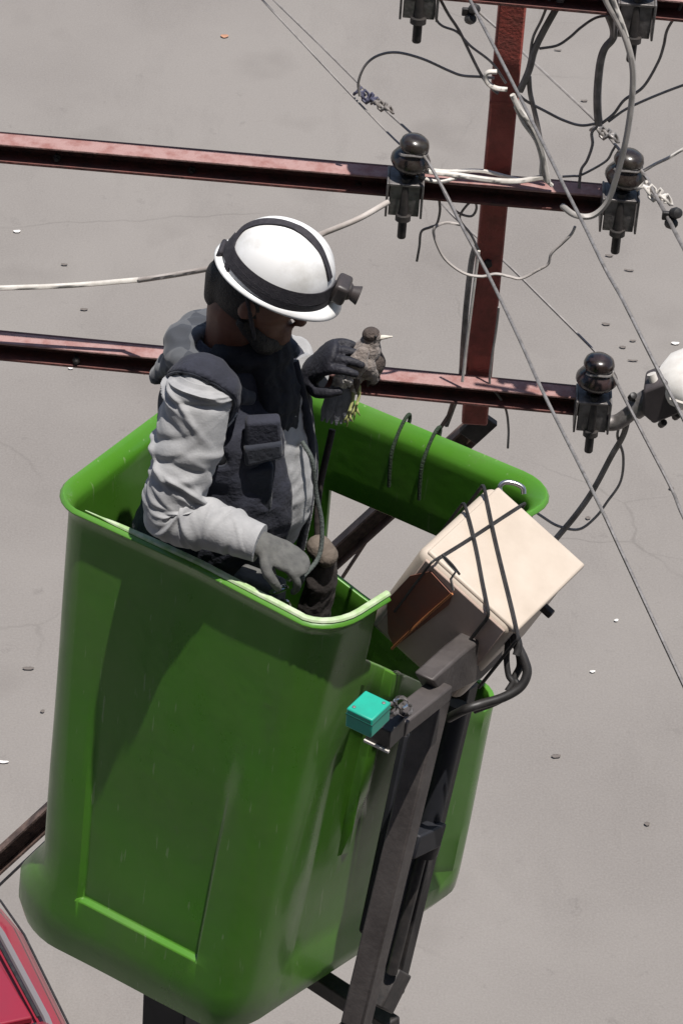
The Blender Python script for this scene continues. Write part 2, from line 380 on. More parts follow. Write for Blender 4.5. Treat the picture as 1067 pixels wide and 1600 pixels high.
# diagonal brace
bA = at_y(752, 660, YS + 0.12); bB = at_y(-140, 1472, YS + 0.12)
g = channel(bA, bB, 0.022, 0.030, V(0, -1, 0.1), V(0.6, 0, 0.8), 0.006)
link('brace', *merge(*g), BROWN, frame, True, 35)
bd = (bB - bA).normalized(); bu = V(0, 1, 0).cross(bd).normalized()
bevel(link('brace_plate', *box_geo(at_y(747, 667, YS + 0.075), bd * 0.045, bu * 0.032, V(0, 0.012, 0)), DSTEEL, frame), 0.003)
link('tie_rod', *tube_geo([at_y(716, 600, YS + 0.05), at_y(700, 650, YS + 0.1), at_y(520, 925, YS + 0.2), at_y(440, 1050, YS + 0.25)], 0.006, 6), BROWN, frame)
link('bolt', *lathe_geo(at_y(762, 410, YS + 0.02), [(0.012, 0), (0.012, 0.012)], V(0, -1, 0), 6), DSTEEL, frame)
for ax_, ay_ in ((770, 309), (757, 308), (744, 622), (731, 620), (560, 290), (300, 264), (90, 244), (640, 612), (860, 633), (120, 561)):
    link('bolt', *lathe_geo(at_y(ax_, ay_, YS - 0.035 + (0.028 if ax_ not in (770, 757, 744, 731) else 0.024)), [(0.011, 0), (0.011, 0.010), (0.006, 0.011), (0.006, 0.020), (0.001, 0.021)], V(0, -1, 0), 6), DSTEEL, frame)
bevel(link('weld_collar', *box_geo(at_y(787, 152, YS + 0.05), dx * 0.0375, dy * 0.0315, dz * 0.006), RUST, frame), 0.003)

# ================================================================== INSULATORS
def insulator(base, label, tilt=0.0, tie=True):
    """base: point on the crossarm's top face"""
    r = thing('pin_insulator', base + V(0, 0, -0.10), label, 'insulator', 'pin insulators on the crossarms')
    ax = V(tilt, 0, 1).normalized(); s = 1.0
    prof = [(0.010, 0.012), (0.022, 0.014), (0.027, 0.024), (0.031, 0.030), (0.046, 0.040), (0.055, 0.055), (0.054, 0.065), (0.046, 0.078), (0.037, 0.087), (0.034, 0.092), (0.039, 0.098), (0.041, 0.107), (0.037, 0.120), (0.026, 0.129), (0.008, 0.133)]
    rr = random.Random(int(base.x * 977)); k1 = rr.uniform(0.95, 1.06)
    pm = mat('porcelain_' + str(int(abs(base.x) * 1000)), (0.018, 0.012, 0.010), 0.24, col2=(rr.uniform(.03, .055), rr.uniform(.026, .042), .032), scale=rr.uniform(18, 30), coat=0.35, lo=0.45, hi=0.75, rvar=0.2)
    bell = link('bell', *lathe_geo(base, [(a_ * k1, b_) for a_, b_ in prof], (ax + V(rr.uniform(-.05, .05), rr.uniform(-.05, .05), 0)).normalized(), 26), pm, r, True, 60)
    c = base + V(0, -0.002, -0.032)
    # U-shaped saddle clamping the channel: front plate, top plate, two cheeks
    g = [box_geo(c + V(0, -0.040, -0.008), V(0.040, 0, 0), V(0, 0.003, 0), V(0, 0, 0.048)), box_geo(c + V(0, -0.005, 0.040), V(0.043, 0, 0), V(0, 0.042, 0), V(0, 0, 0.004)),
         box_geo(c + V(0.046, -0.006, -0.006), V(0.003, 0, 0), V(0, 0.044, 0), V(0, 0, 0.052)), box_geo(c + V(-0.046, -0.006, -0.006), V(0.003, 0, 0), V(0, 0.044, 0), V(0, 0, 0.052))]
    bevel(link('saddle', *merge(*g), GALV, r, True, 35), 0.002)
    link('pin', *lathe_geo(c + V(0, -0.052, -0.118), [(0.010, 0), (0.012, 0.004), (0.012, 0.052), (0.021, 0.053), (0.021, 0.068), (0.012, 0.069), (0.012, 0.175)], V(0, 0.12, 1).normalized(), 12), DSTEEL, r)
    if tie:
        Q = [base + ax * 0.092 + V(math.cos(a) * 0.038, math.sin(a) * 0.038, 0.004 * math.sin(3 * a)) for a in np.linspace(-2.6, 1.2, 18)]
        link('tie_wire', *tube_geo(Q, 0.0045, 6), ALU, r)
    return r
def on_arm(px, py, z): return at_z(px, py, z + 0.034)
I1 = on_arm(634, 279, z1); I2 = on_arm(969, 303, z1); I3 = on_arm(927, 619, z2); I4 = on_arm(658, -32, z0); I5 = on_arm(994, -2, z0)
insulator(I1, 'dark porcelain pin insulator on the middle crossarm, left of the post', 0.12)
insulator(I2, 'dark porcelain pin insulator at the right end of the middle crossarm', 0.08)
insulator(I3, 'dark porcelain pin insulator at the right end of the lowest crossarm', 0.05)
insulator(I4, 'pin insulator cut by the top edge, left of the post')
insulator(I5, 'pin insulator cut by the top edge, right of the post')

# ================================================================== WIRES
NW = [0]
def wire(name, label, pts, r, m, cat='wire', z=None, group=None, jit=0.0, n=7, seg=6):
    P = []
    for p in pts:
        if z is not None: q = at_z(p[0], p[1], z + (p[2] if len(p) > 2 else 0))
        else: q = at_y(p[0], p[1], p[2] if len(p) > 2 else YS - 0.03)
        P.append(q)
    Q = catmull(P, n); r *= 0.88
    if jit:
        Q = [q + Vector((noise.noise(q * 9 + V(1, NW[0], 0)), noise.noise(q * 9 + V(5, NW[0], 2)), noise.noise(q * 9 + V(9, NW[0], 4)))) * jit for q in Q]
    NW[0] += 1
    vs, fs = tube_geo(Q, r, seg)
    return link(name, vs, fs, m, None, True, 60, (label, cat, group))
G = 'line conductors'
zi1 = (I1.z + 0.10); zi2 = I2.z + 0.10; zi3 = I3.z + 0.10; zi0 = z0 + 0.15
wire('conductor', 'upper of two thin line wires running from top left to the middle-left insulator', [(388, -40), (430, 2), (500, 70), (572, 142), (598, 168), (642, 208)], 0.0042, GREYW, z=zi1, group=G)
wire('conductor', 'lower of two thin line wires running from top left behind the insulator', [(370, -45), (410, 0), (480, 75), (560, 160), (625, 226), (672, 262, -.02), (698, 310, -.04), (716, 345, -.06)], 0.0036, GREYW, z=zi1 - 0.03, group=G)
wire('conductor', 'grey line wire falling from the middle-left insulator past the cream box', [(655, 236), (669, 254), (698, 306), (726, 362), (764, 432), (812, 532), (850, 617), (931, 779), (969, 860), (1067, 1070), (1130, 1200)], 0.0050, ALU, z=zi1 - 0.01, group=G)
wire('conductor', 'grey line wire crossing the post top and middle crossarm to the right edge', [(716, -40), (740, 12), (783, 95), (836, 200), (883, 295), (912, 352), (945, 420), (973, 470), (1016, 556), (1067, 655), (1130, 780)], 0.0048, ALU, z=zi0 - 0.05, group=G)
wire('conductor', 'line wire passing behind the post to the right-end insulator of the middle crossarm', [(700, -40), (744, 14), (783, 50), (836, 100), (885, 146), (931, 190), (962, 228), (978, 246)], 0.0050, GREYW, z=zi2, group=G)
wire('conductor', 'pale wrapped line wire leaving the right-end insulator downwards', [(996, 258), (1012, 280), (1024, 305), (1040, 335), (1067, 388), (1120, 490)], [0.006, 0.009, 0.009, 0.006, 0.005, 0.005] and 0.0062, ALU, z=zi2 - 0.01, group=G, jit=0.006)
wire('conductor', 'line wire running under the middle crossarm to the lowest insulator', [(690, 318), (716, 345), (783, 404), (850, 470), (926, 546), (938, 560)], 0.0048, GREYW, z=zi3, group=G)
wire('conductor', 'line wire leaving the lowest insulator past the street lamp arm', [(942, 566), (956, 584), (973, 618), (1007, 684), (1049, 765), (1067, 808), (1120, 910)], 0.0052, ALU, z=zi3 - 0.01, group=G)
yb = YS - 0.06
wire('jumper_wire', 'thin looping jumper from the wire splice up over to the post', [(562, 150), (560, 128), (570, 103), (590, 87), (620, 82), (660, 92), (700, 110), (722, 118), (750, 120), (772, 122)], 0.0042, GREYW)
wire('jumper_wire', 'thin wire hanging in an S from the top crossarm left of post', [(679, -10), (680, 25), (690, 40), (714, 50), (735, 72), (768, 98), (790, 130)], 0.0038, GREYW)
wire('jumper_wire', 'dark wire slanting from the top crossarm onto the post', [(684, -8), (700, 22), (717, 48), (735, 85), (752, 118), (768, 138), (778, 146)], 0.0045, DARKC)
wire('power_cable', 'short white cable end bent round the left edge of post', [(792, 140, yb), (776, 138, yb), (764, 132, yb), (758, 122, yb), (762, 113, yb), (776, 112, yb)], 0.0075, WHITEC, 'cable')
wire('power_cable', 'white cable running down from post to the middle crossarm', [(800, 148, yb), (812, 172, yb), (830, 196, yb), (845, 230, yb), (852, 262, yb), (856, 284, yb)], 0.0085, WHITEC, 'cable')
wire('power_cable', 'second white cable leaving the post, hugging the first', [(806, 166, yb), (818, 190, yb), (838, 218, yb), (846, 250, yb), (846, 276, yb), (862, 292, yb)], 0.0065, WHITEC, 'cable', jit=0.004)
wire('power_cable', 'dark cable behind the white ones right of post', [(826, 120), (828, 146), (836, 180), (842, 210), (848, 250), (850, 282)], 0.0075, DARKC, 'cable')
wire('power_cable', 'thick dark cable slanting down from the top crossarm to the post', [(880, -8), (868, 14), (848, 50), (834, 80), (826, 110), (812, 142)], 0.0115, DARKC, 'cable')
wire('power_cable', 'thin grey wire beside the thick slanting cable at top', [(860, -6), (846, 30), (832, 60), (826, 100), (816, 140)], 0.0045, GREYW, 'wire')
wire('power_cable', 'long white cable lying along the middle crossarm', [(640, 262, yb), (669, 268, yb), (717, 274, yb), (765, 281, yb), (807, 283, yb), (848, 277, yb)], 0.0085, WHITEC, 'cable')
wire('power_cable', 'white cable arching above the one on the middle crossarm', [(655, 264, yb + .02), (700, 268, yb + .02), (750, 267, yb + .02), (790, 276, yb + .02), (815, 282, yb + .02)], 0.0065, WHITEC, 'cable')
wire('power_cable', 'short white cable below the long one beside left insulator', [(655, 276, yb), (672, 282, yb - .02), (690, 284, yb - .02), (712, 278, yb)], 0.006, WHITEC, 'cable')
yw = YS - 0.16
wire('power_cable', 'white cable curving from the top edge down over the right insulator', [(938, -20, yw), (949, 6, yw), (966, 36, yw), (980, 70, yw), (988, 110, yw), (986, 160, yw), (977, 220, yw), (962, 278, yw), (948, 316, yw), (925, 337, yw), (898, 336, yw), (878, 322, yw + .05)], 0.0095, mat('pale_grey_sheath', (0.40, 0.375, 0.35), 0.55, col2=(0.30, 0.28, 0.26), scale=12), 'cable')
wire('power_cable', 'second white cable entering at the top edge beside the first', [(951, -20, yw), (960, 8, yw), (970, 34, yw), (978, 58, yw)], 0.008, WHITEC, 'cable')
wire('power_cable', 'thick grey cable hanging straight down at the upper right', [(950, 22), (958, 44), (957, 60), (944, 76), (937, 100), (933, 140), (933, 172), (935, 195)], 0.0125, DARKC, 'cable')
wire('jumper_wire', 'thin dark wire curving down the right edge to the splice', [(1068, -6), (1060, 16), (1042, 46), (1036, 72), (1027, 98), (1004, 136), (975, 156), (958, 178), (938, 194)], 0.0048, DARKC)
wire('jumper_wire', 'thin dark wire arching from the post to the top right cable', [(842, 76), (870, 71), (890, 58), (907, 43), (930, 28), (956, 23)], 0.0042, DARKC)
wire('jumper_wire', 'pale thin wire entering from right edge above the insulator', [(1090, 126), (1067, 133), (1035, 145), (1004, 158), (975, 172), (950, 190)], 0.0042, GREYW)
wire('service_wire', 'white wire leaving the right insulator towards right edge', [(1005, 267), (1024, 256), (1045, 246), (1067, 233), (1110, 212)], 0.0055, WHITEC)
wire('jumper_wire', 'sagging thin wire from post to the upper right splice', [(808, 146), (822, 158), (850, 173), (880, 188), (908, 196), (936, 192)], 0.0045, DARKC)
wire('jumper_wire', 'wire dropping from the upper right splice onto the middle crossarm', [(932, 198), (924, 208), (925, 226), (917, 250), (908, 264), (905, 282), (904, 300)], 0.0048, GREYW)
wire('jumper_wire', 'short tail wire lying level above the crossarm right end', [(878, 276), (895, 275), (906, 274), (930, 262), (948, 250), (956, 236), (962, 226)], 0.0038, ALU)
wire('jumper_wire', 'short twisted tail hanging below the left insulator', [(686, 312), (687, 330), (682, 350), (672, 355), (658, 362), (655, 385), (651, 408)], 0.0042, DARKC)
wire('jumper_wire', 'thin loop of wire slung below the middle crossarm across the post', [(722, 352, YS - .16), (700, 348, YS - .16), (684, 352, YS - .16), (677, 362, YS - .16), (684, 386, YS - .16), (698, 408, YS - .16), (725, 427, YS - .16), (752, 432, YS - .16), (774, 428, YS - .16), (795, 432, YS - .16), (814, 435, YS - .16), (840, 422, YS - .16), (856, 412, YS - .16), (861, 396, YS - .16), (878, 380, YS - .16), (892, 366, YS - .16), (898, 354, YS - .16)], 0.0046, mat('pale_thin_wire', (0.36, 0.33, 0.31), 0.6))
wire('jumper_wire', 'tangle of thin wire below the crossarm by the post', [(700, 310), (712, 330), (735, 338), (744, 326), (740, 314), (728, 322), (718, 342), (735, 366), (748, 392)], 0.0040, GREYW)
wire('power_cable', 'dark cable running down the left side of post', [(742, 385, yb + .06), (736, 410, yb + .06), (729, 470, yb + .06), (724, 530, yb + .06), (719, 600, yb + .1), (706, 640, YS + .1), (697, 664, YS + .12)], 0.0095, DARKC, 'cable')
wire('power_cable', 'thin white cable beside the dark one down the post', [(748, 392, yb), (744, 420, yb), (735, 490, yb), (728, 545, yb), (722, 596, yb)], 0.0048, WHITEC, 'cable')
wire('jumper_wire', 'thin wire right of post hanging down behind the green rim', [(779, 480), (775, 515), (768, 560), (765, 600), (778, 618), (790, 640), (794, 670), (793, 700)], 0.0040, GREYW)
yl = YS - 0.05
wire('power_cable', 'twisted dark cable dropping from the lamp arm to behind the box', [(980, 655, yl), (972, 680, yl), (954, 715, yl), (931, 757, yl), (907, 795, yl), (880, 830, yl), (858, 856, yl), (820, 900, yl)], 0.0105, DARKC, 'cable', jit=0.004)
wire('jumper_wire', 'thin wire looping beside the dropped dark lamp cable', [(968, 664, yl), (964, 682, yl), (973, 712, yl), (969, 752, yl), (948, 784, yl), (930, 808, yl), (904, 827, yl), (872, 822, yl), (848, 808, yl), (834, 797, yl), (810, 770, yl)], 0.0046, GREYW)
wire('service_cable', 'white and dark cable running from left edge behind the helmet to middle crossarm', [(-120, 452), (0, 450), (110, 446), (220, 437)], 0.0085, WHITEC, 'cable')
wire('service_cable', 'pale brown continuation of the left cable passing behind the helmet', [(216, 438), (270, 430, YS - .08), (335, 418, YS - .14), (430, 396, YS - .2), (502, 366, YS - .22), (560, 342, YS - .2), (606, 316, YS - .12)], 0.0088, mat('brown_sheath', (0.34, 0.30, 0.275), 0.6, col2=(0.50, 0.46, 0.43), scale=8), 'cable')
wire('jumper_wire', 'thin wire under the diagonal brace at lower left', [(-60, 1440, YS + .3), (22, 1362, YS + .3), (120, 1270, YS + .3)], 0.006, DARKC)
def splice(px, py, z, label, m, s=1.0):
    c = at_z(px, py, z); P = []
    for i in range(40):
        a = i * 0.9; P.append(c + V(-0.030 + i * 0.0016, 0.02 - i * 0.0014, 0) * s + V(math.cos(a) * 0.012, math.sin(a) * 0.012, math.cos(a * 1.3) * 0.012) * s)
    link('wire_splice', *tube_geo(P, 0.0042, 6), m, None, True, 60, (label, 'splice', 'wire splices'))
splice(574, 150, zi1, 'bluish knotted wire splice up left of the left insulator', mat('blue_grey_tape', (0.06, 0.06, 0.10), 0.6))
splice(597, 164, zi1, 'grey wire splice just above the left insulator', DARKC, 0.8)
splice(944, 206, zi2, 'pale wire splice above the right-end insulator', ALU)
splice(1022, 300, zi2 - 0.02, 'pale wrapped splice right of the right-end insulator', WHITEC, 1.2)
def clamp(px, py, z, label):
    c = at_z(px, py, z); r = thing('wire_clamp', c, label, 'clamp', 'wire clamps')
    for k in (-1, 1):
        link('clamp_bolt', *lathe_geo(c + V(0.004 * k, 0, 0.016 * k), [(0.005, -0.015), (0.014, -0.014), (0.016, 0), (0.013, 0.012), (0.004, 0.015)], V(0.3, -0.6, 0.4).normalized(), 10), BLACKC, r)
    bevel(link('clamp_plate', *box_geo(c + V(-0.014, 0.01, 0), V(0.016, 0, 0), V(0, 0.006, 0), V(0, 0, 0.012)), DSTEEL, r), 0.003)
clamp(1052, 341, zi2 - 0.01, 'small black clamp on the wire at right edge')
clamp(738, 22, zi2, 'small black clamp on the wire left of post top')

# ================================================================== STREET LAMP
def lamp():
    c = at_y(1030, 640, YS - 0.05); r = thing('street_lamp', c, 'white street lamp head on a grey pipe arm at right edge', 'street lamp')
    P = [at_y(x, y, YS - 0.08) for x, y in ((938, 660), (962, 660), (985, 645), (1006, 628), (1020, 618))]
    link('pipe_arm', *tube_geo(catmull(P, 8), 0.022, 14), GALV, r)
    link('sleeve', *tube_geo([at_y(990, 640, YS - 0.08), at_y(1014, 623, YS - 0.08)], 0.031, 14), GALV, r)
    for px, py in ((987, 620), (1034, 662), (1056, 650)):
        link('bolt', *lathe_geo(at_y(px, py, YS - 0.09), [(0.004, -0.012), (0.010, -0.010), (0.010, 0.012), (0.004, 0.014)], V(0.3, -0.5, 0.8).normalized(), 8), BLACKC, r)
    # dark clamp body
    q = [(1004, 612), (1034, 600), (1052, 598), (1064, 646), (1020, 664), (1002, 648)]
    f = [at_y(x, y, YS - 0.12) for x, y in q]; b = [p + V(0.01, 0.10, 0.0) for p in f]; n = len(q)
    fs = [tuple(range(n)), tuple(range(2 * n - 1, n - 1, -1))] + [(i, i + n, (i + 1) % n + n, (i + 1) % n) for i in range(n)]
    bevel(link('clamp_body', f + b, fs, mat('dark_lamp_casting', (0.06, 0.05, 0.052), 0.6, col2=(0.045, 0.038, 0.04), scale=18), r, True, 30), 0.008)
    # white reflector housing, a flattened teardrop running off to the right
    c0 = at_y(1022, 592, YS - 0.05); ux = V(1, -0.05, 0.02).normalized(); uy = V(0.05, 1, 0).normalized(); P, R = [], []
    for i in range(15):
        s = i / 14; P.append(c0 + ux * (0.60 * s) + V(0, 0, 0.02 * math.sin(math.pi * s)))
        k = max(0.0, 1 - (1 - min(s / 0.35, 1)) ** 2) ** 0.5 * (1 if s < 0.7 else math.sqrt(max(0.02, 1 - ((s - 0.7) / 0.3) ** 2)))
        R.append((0.020 + 0.115 * k, 0.014 + 0.075 * k))
    h = link('lamp_housing', *tube_geo(P, R, 22, V(0, 0, 1)), mat('white_lamp_enamel', (0.72, 0.70, 0.66), 0.5, col2=(0.60, 0.57, 0.53), scale=14), r)
    link('housing_lip', *tube_geo(P[1:-1], [(a + 0.006, 0.008) for a, b in R[1:-1]], 22, V(0, 0, 1)), WHITEC, h)
    link('hinge', *tube_geo([at_y(1017, 584, YS - 0.08), at_y(1024, 604, YS - 0.09)], 0.013, 10), WHITEC, r)
lamp()

# ================================================================== BUCKET
BO = V(-0.108445, 6.345757, 8.764906)
BM = (Matrix.Rotation(math.radians(-2.418), 3, 'X') @ Matrix.Rotation(math.radians(-31.0254), 3, 'Z'))
E1 = BM @ V(1, 0, 0); E2 = BM @ V(0, 1, 0); E3 = BM @ V(0, 0, 1)
WT, DT, WB, DB, HB = 0.878793, 0.768679, 0.690813, 0.804883, 1.293366
OX, OY = -0.055, -0.035
FL = 0.032                                  # rim flare
def loc(x, y, z): return BO + E1 * x + E2 * y + E3 * z
def bl(p): q = p - BO; return (q.dot(E1), q.dot(E2), q.dot(E3))
def dims(v):
    hw = (WB + (WT - 2 * FL - WB) * v) / 2; hd = (DB + (DT - 2 * FL - DB) * v) / 2
    return hw, hd, OX * (1 - v), OY * (1 - v)
def wall_uv(px, py, side):
    """pixel on a wall -> (t along the wall 0..1, v height 0..1)"""
    hw0, hd0, x0, y0 = dims(0); hw1, hd1, x1, y1 = dims(1)
    S = {'front': ((-1, -1), (1, -1)), 'right': ((1, -1), (1, 1)), 'back': ((1, 1), (-1, 1)), 'left': ((-1, 1), (-1, -1))}[side]
    c = [loc(S[0][0] * hw0 + x0, S[0][1] * hd0 + y0, 0), loc(S[1][0] * hw0 + x0, S[1][1] * hd0 + y0, 0), loc(S[0][0] * hw1 + x1, S[0][1] * hd1 + y1, HB), loc(S[1][0] * hw1 + x1, S[1][1] * hd1 + y1, HB)]
    n = (c[1] - c[0]).cross(c[2] - c[0]).normalized(); p = on_plane(px, py, c[0], n); v = bl(p)[2] / HB
    a = c[0].lerp(c[2], v); b = c[1].lerp(c[3], v); t = (p - a).dot(b - a) / (b - a).length_squared
    return t, v
fBL = wall_uv(120, 1412, 'front'); fBR = wall_uv(345, 1506, 'front'); fTL = wall_uv(155, 1010, 'front'); fTR = wall_uv(412, 1175, 'front')
PU0 = (fBL[0] + fTL[0]) / 2; PU1 = (fBR[0] + fTR[0]) / 2; PV0 = (fBL[1] + fBR[1]) / 2; PV1 = min(0.775, (fTL[1] + fTR[1]) / 2 + 0.03)
wing_u = wall_uv(608, 940, 'right')[0]; open_u = wall_uv(514, 740, 'back')[0]; band_v = (wall_uv(560, 738, 'back')[1] + wall_uv(700, 786, 'back')[1]) / 2
cut_a = wall_uv(612, 1030, 'right')[1]; cut_b = wall_uv(782, 1052, 'right')[1]; ret_u = wall_uv(822, 772, 'right')[0]
def ts(t, v, ax):
    h_ = dims(v)[ax]; rc = 0.085 - 0.01 * v; return (2 * t * h_ - rc) / (2 * (h_ - rc))
PU0 = ts(PU0, 0.5, 0); PU1 = ts(PU1, 0.5, 0); wing_u = ts(wing_u, 0.95, 1); open_u = ts(open_u, 0.8, 0); ret_u = ts(ret_u, 0.95, 1); wing_u += 0.10
print('BUCKET', PU0, PU1, PV0, PV1, 'wing', wing_u, 'open', open_u, 'band', band_v, 'cut', cut_a, cut_b, 'ret', ret_u)
ret_u = max(0.80, min(0.9, ret_u)); band_v = 0.80
def bucket():
    r = thing('lift_bucket', loc(OX, OY, 0), 'green fibreglass lift bucket with the worker standing in it', 'lift bucket')
    NC = 7
    def ulist(extra, n=14):
        b = [i / n for i in range(n + 1)]
        for e in extra:
            b = [x for x in b if abs(x - e) > 0.012] + [e]
        return sorted(b)
    e = 0.010
    sides = [('front', ulist([PU0 - e, PU0 + e, PU1 - e, PU1 + e])), ('right', ulist([wing_u, wing_u + 0.02, ret_u, 0.30, 0.32, 0.36, 0.38])), ('back', ulist([open_u])), ('left', ulist([]))]
    cols = []                                # (side, t, kind)
    for s, us in sides:
        for t in us: cols.append((s, t, 0))
        for k in range(1, NC): cols.append((s, 1 + k / NC, 1))
    # row parameters: segment 0 base..cut level, 1 cut..band, 2 band..flare, 3 flare
    vdef = 0.78; rows0 = [0, 0.03, 0.07]
    for v in [0.12, 0.16, 0.20, 0.24, 0.28, 0.34, 0.42, 0.50, 0.58, 0.66, 0.73]: rows0.append(v)
    rows0 = [y for y in rows0 if abs(y - PV0) > 0.018] + [PV0 - 0.003, PV0 + 0.004]
    rows0 = sorted(rows0); rows = [v / vdef for v in rows0] + [1.0, 1.5, 2.0, 2.3, 2.6, 2.9, 3.0, 3.2, 3.4, 3.6, 3.8, 4.0]
    vf = 0.968
    def vmap(s, t, j):
        vc, vb = vdef, band_v
        vb = max(band_v, vdef + 0.004)
        if s == 'right':
            f = min(1, max(0, (t - wing_u) / (1 - wing_u))); vc = cut_a + (cut_b - cut_a) * f
            if t < wing_u: vc = cut_a
        if s == 'back': vc = cut_b + (0.62 - cut_b) * min(1, max(0, t - 1) if t > 1 else min(1, t / open_u))
        if s == 'left': vc = 0.62 + (vdef - 0.62) * min(1, t)
        if s == 'back' and t > 1: vc = 0.62
        if s == 'front': vc = vdef if t <= 1 else vdef + (cut_a - vdef) * (t - 1)
        if j <= 1: return vc * j
        vb = max(vb, vc + 0.01)
        if j <= 2: return vc + (vb - vc) * (j - 1)
        if j <= 3: return vb + (vf - vb) * (j - 2)
        return vf + (1 - vf) * (j - 3)
    vs = []
    sm = lambda x: max(0, min(1, x)) ** 2 * (3 - 2 * max(0, min(1, x)))
    for j in rows:
        for (s, t, k) in cols:
            v = vmap(s, t, j); hw, hd, ox, oy = dims(v); rc = 0.085 - 0.01 * v; z = v * HB; ins = 0.0
            if v < 0.055: ins = 0.05 * (1 - v / 0.055) ** 2
            fl = 0.0
            if v > vf: q = (v - vf) / (1 - vf); fl = FL * (0.25 * q + 0.75 * q * q)
            hw += fl - ins; rc += fl
            hd += fl * ((0.5 if k == 0 else 0.5 + 0.5 * (t - 1)) if s == 'front' else (1 - 0.5 * (t - 1) if s == 'left' and k else 1)) - ins
            tt = min(t, 1)
            if s == 'front': x, y, a0 = -hw + rc + tt * 2 * (hw - rc), -hd, -90
            elif s == 'right': x, y, a0 = hw, -hd + rc + tt * 2 * (hd - rc), 0
            elif s == 'back': x, y, a0 = hw - rc - tt * 2 * (hw - rc), hd, 90
            else: x, y, a0 = -hw, hd - rc - tt * 2 * (hd - rc), 180
            if k:
                cx, cy = {'front': (hw - rc, -hd + rc), 'right': (hw - rc, hd - rc), 'back': (-hw + rc, hd - rc), 'left': (-hw + rc, -hd + rc)}[s]
                a = math.radians(a0 + 90 * (t - 1)); x, y = cx + rc * math.cos(a), cy + rc * math.sin(a)
            # recessed front panel, deepest at the foot
            if s == 'front' and k == 0 and PU0 < t < PU1 and PV0 < v < PV1:
                y += 0.014 * sm((PV1 - v) / (PV1 - PV0) * 1.35)
            if s == 'right' and k == 0 and 0.10 < t < 0.93 and 0.10 < v < cut_b + 0.2:
                x -= 0.022
            if s == 'right' and 0.305 < t < 0.375 and 0.42 < v < 0.80: x += 0.02
            # foot bulge on the left end
            bulge = 0.075 * sm((0.215 - v) / 0.10)
            if x < 0: x -= bulge * min(1, -x / hw) ** 6
            x += (0.20 * y - 0.026) * max(0.0, min(1.0, x / hw))          # the end wall runs slightly askew
            x += 0.020 * max(0.0, min(1.0, -x / hw)) * v; z -= 0.034 * v * max(0.0, min(1.0, x / hw)) * max(0.0, min(1.0, -y / hd))
            # slight hand-laid waviness
            wv = 0.0022 * noise.noise(V(x * 4, y * 4, z * 3))
            x += wv * (1 if s in ('left', 'right') else 0); y += wv * (1 if s in ('front', 'back') else 0)
            vs.append(loc(x + ox, y + oy, z))
    nc = len(cols); fs = []
    for i in range(len(rows) - 1):
        jm = (rows[i] + rows[i + 1]) / 2
        for c in range(nc):
            s, t, k = cols[c]; c2 = (c + 1) % nc
            tn = cols[c2][1] if cols[c2][0] == s else 2.0; tm = (t + tn) / 2
            if s == 'right' and wing_u < tm < ret_u and jm > 1: continue
            if s == 'right' and tm > ret_u and 1 < jm < 2: continue
            if s == 'back' and tm < open_u and 1 < jm < 2: continue
            fs.append((i * nc + c, i * nc + c2, (i + 1) * nc + c2, (i + 1) * nc + c))
    fs.append(tuple(range(nc - 1, -1, -1)))
    used = sorted({i for f in fs for i in f}); mp = {a: b for b, a in enumerate(used)}
    sh = link('shell', [vs[i] for i in used], [tuple(mp[i] for i in f) for f in fs], GREEN, r, True, 32)
    so_ = sh.modifiers.new('thickness', 'SOLIDIFY'); so_.thickness = 0.014; so_.offset = -1
    bv = sh.modifiers.new('bevel', 'BEVEL'); bv.width = 0.0035; bv.segments = 2; bv.limit_method = 'ANGLE'; bv.angle_limit = math.radians(50)
    # pale edge along the front rim and the raised corner
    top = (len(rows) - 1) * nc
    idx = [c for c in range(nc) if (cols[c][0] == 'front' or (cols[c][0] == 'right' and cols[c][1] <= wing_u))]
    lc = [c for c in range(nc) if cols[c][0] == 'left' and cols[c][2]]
    RIM = mat('pale_rim_edge', (0.46, 0.53, 0.37), 0.6, col2=(0.28, 0.42, 0.18), scale=30)
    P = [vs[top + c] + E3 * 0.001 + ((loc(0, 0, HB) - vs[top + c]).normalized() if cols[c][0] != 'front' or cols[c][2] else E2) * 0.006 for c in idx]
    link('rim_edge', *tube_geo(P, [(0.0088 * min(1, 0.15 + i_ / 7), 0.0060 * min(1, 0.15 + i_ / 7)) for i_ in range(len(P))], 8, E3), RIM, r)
    bevel(link('floor_pan', *box_geo(loc(OX * 0.9 - 0.06, OY * 0.9, 0.17), E1 * (WB / 2 - 0.11), E2 * (DB / 2 - 0.06), E3 * 0.012), DSTEEL, r), 0.01)
    # dark lashing ropes over the back rim
    for px in (622, 670):
        py = 604 + (px - 560) * 0.405
        t, v = wall_uv(px, py + 45, 'back')
        hw, hd, ox, oy = dims(0.93); x = hw - t * 2 * hw
        P = [loc(x + ox, hd + oy - 0.016, HB * 0.875), loc(x + ox, hd + oy - 0.018, HB * 0.91), loc(x + ox, hd + oy - 0.014, HB * 0.955), loc(x + ox, hd + oy + 0.022, HB * 0.996),
             loc(x + ox, hd + oy + 0.05, HB * 1.006), loc(x + ox, hd + oy + 0.052, HB * 0.985), loc(x + ox, hd + oy + 0.022, HB * 0.94), loc(x + ox, hd + oy + 0.016, HB * 0.80)]
        tube('lashing_rope', P, 0.0045, mat('dark_green_rope', (0.02, 0.035, 0.018), 0.9, bump=0.5, bscale=200), r, 8, 6)
    # bright grab handle inside the right corner
    P = [at_d(784, 775, 8.02), at_d(780, 762, 8.02), at_d(788, 754, 8.02), at_d(803, 755, 8.02), at_d(816, 762, 8.02), at_d(818, 772, 8.02)]
    tube('grab_handle', P, 0.006, CHROME, r, 8, 6)
    # bolts with washers on the skin
    from mathutils.bvhtree import BVHTree
    o_ = root_loc(r); bv_ = BVHTree.FromPolygons([v.co + o_ for v in sh.data.vertices], [tuple(p.vertices) for p in sh.data.polygons])
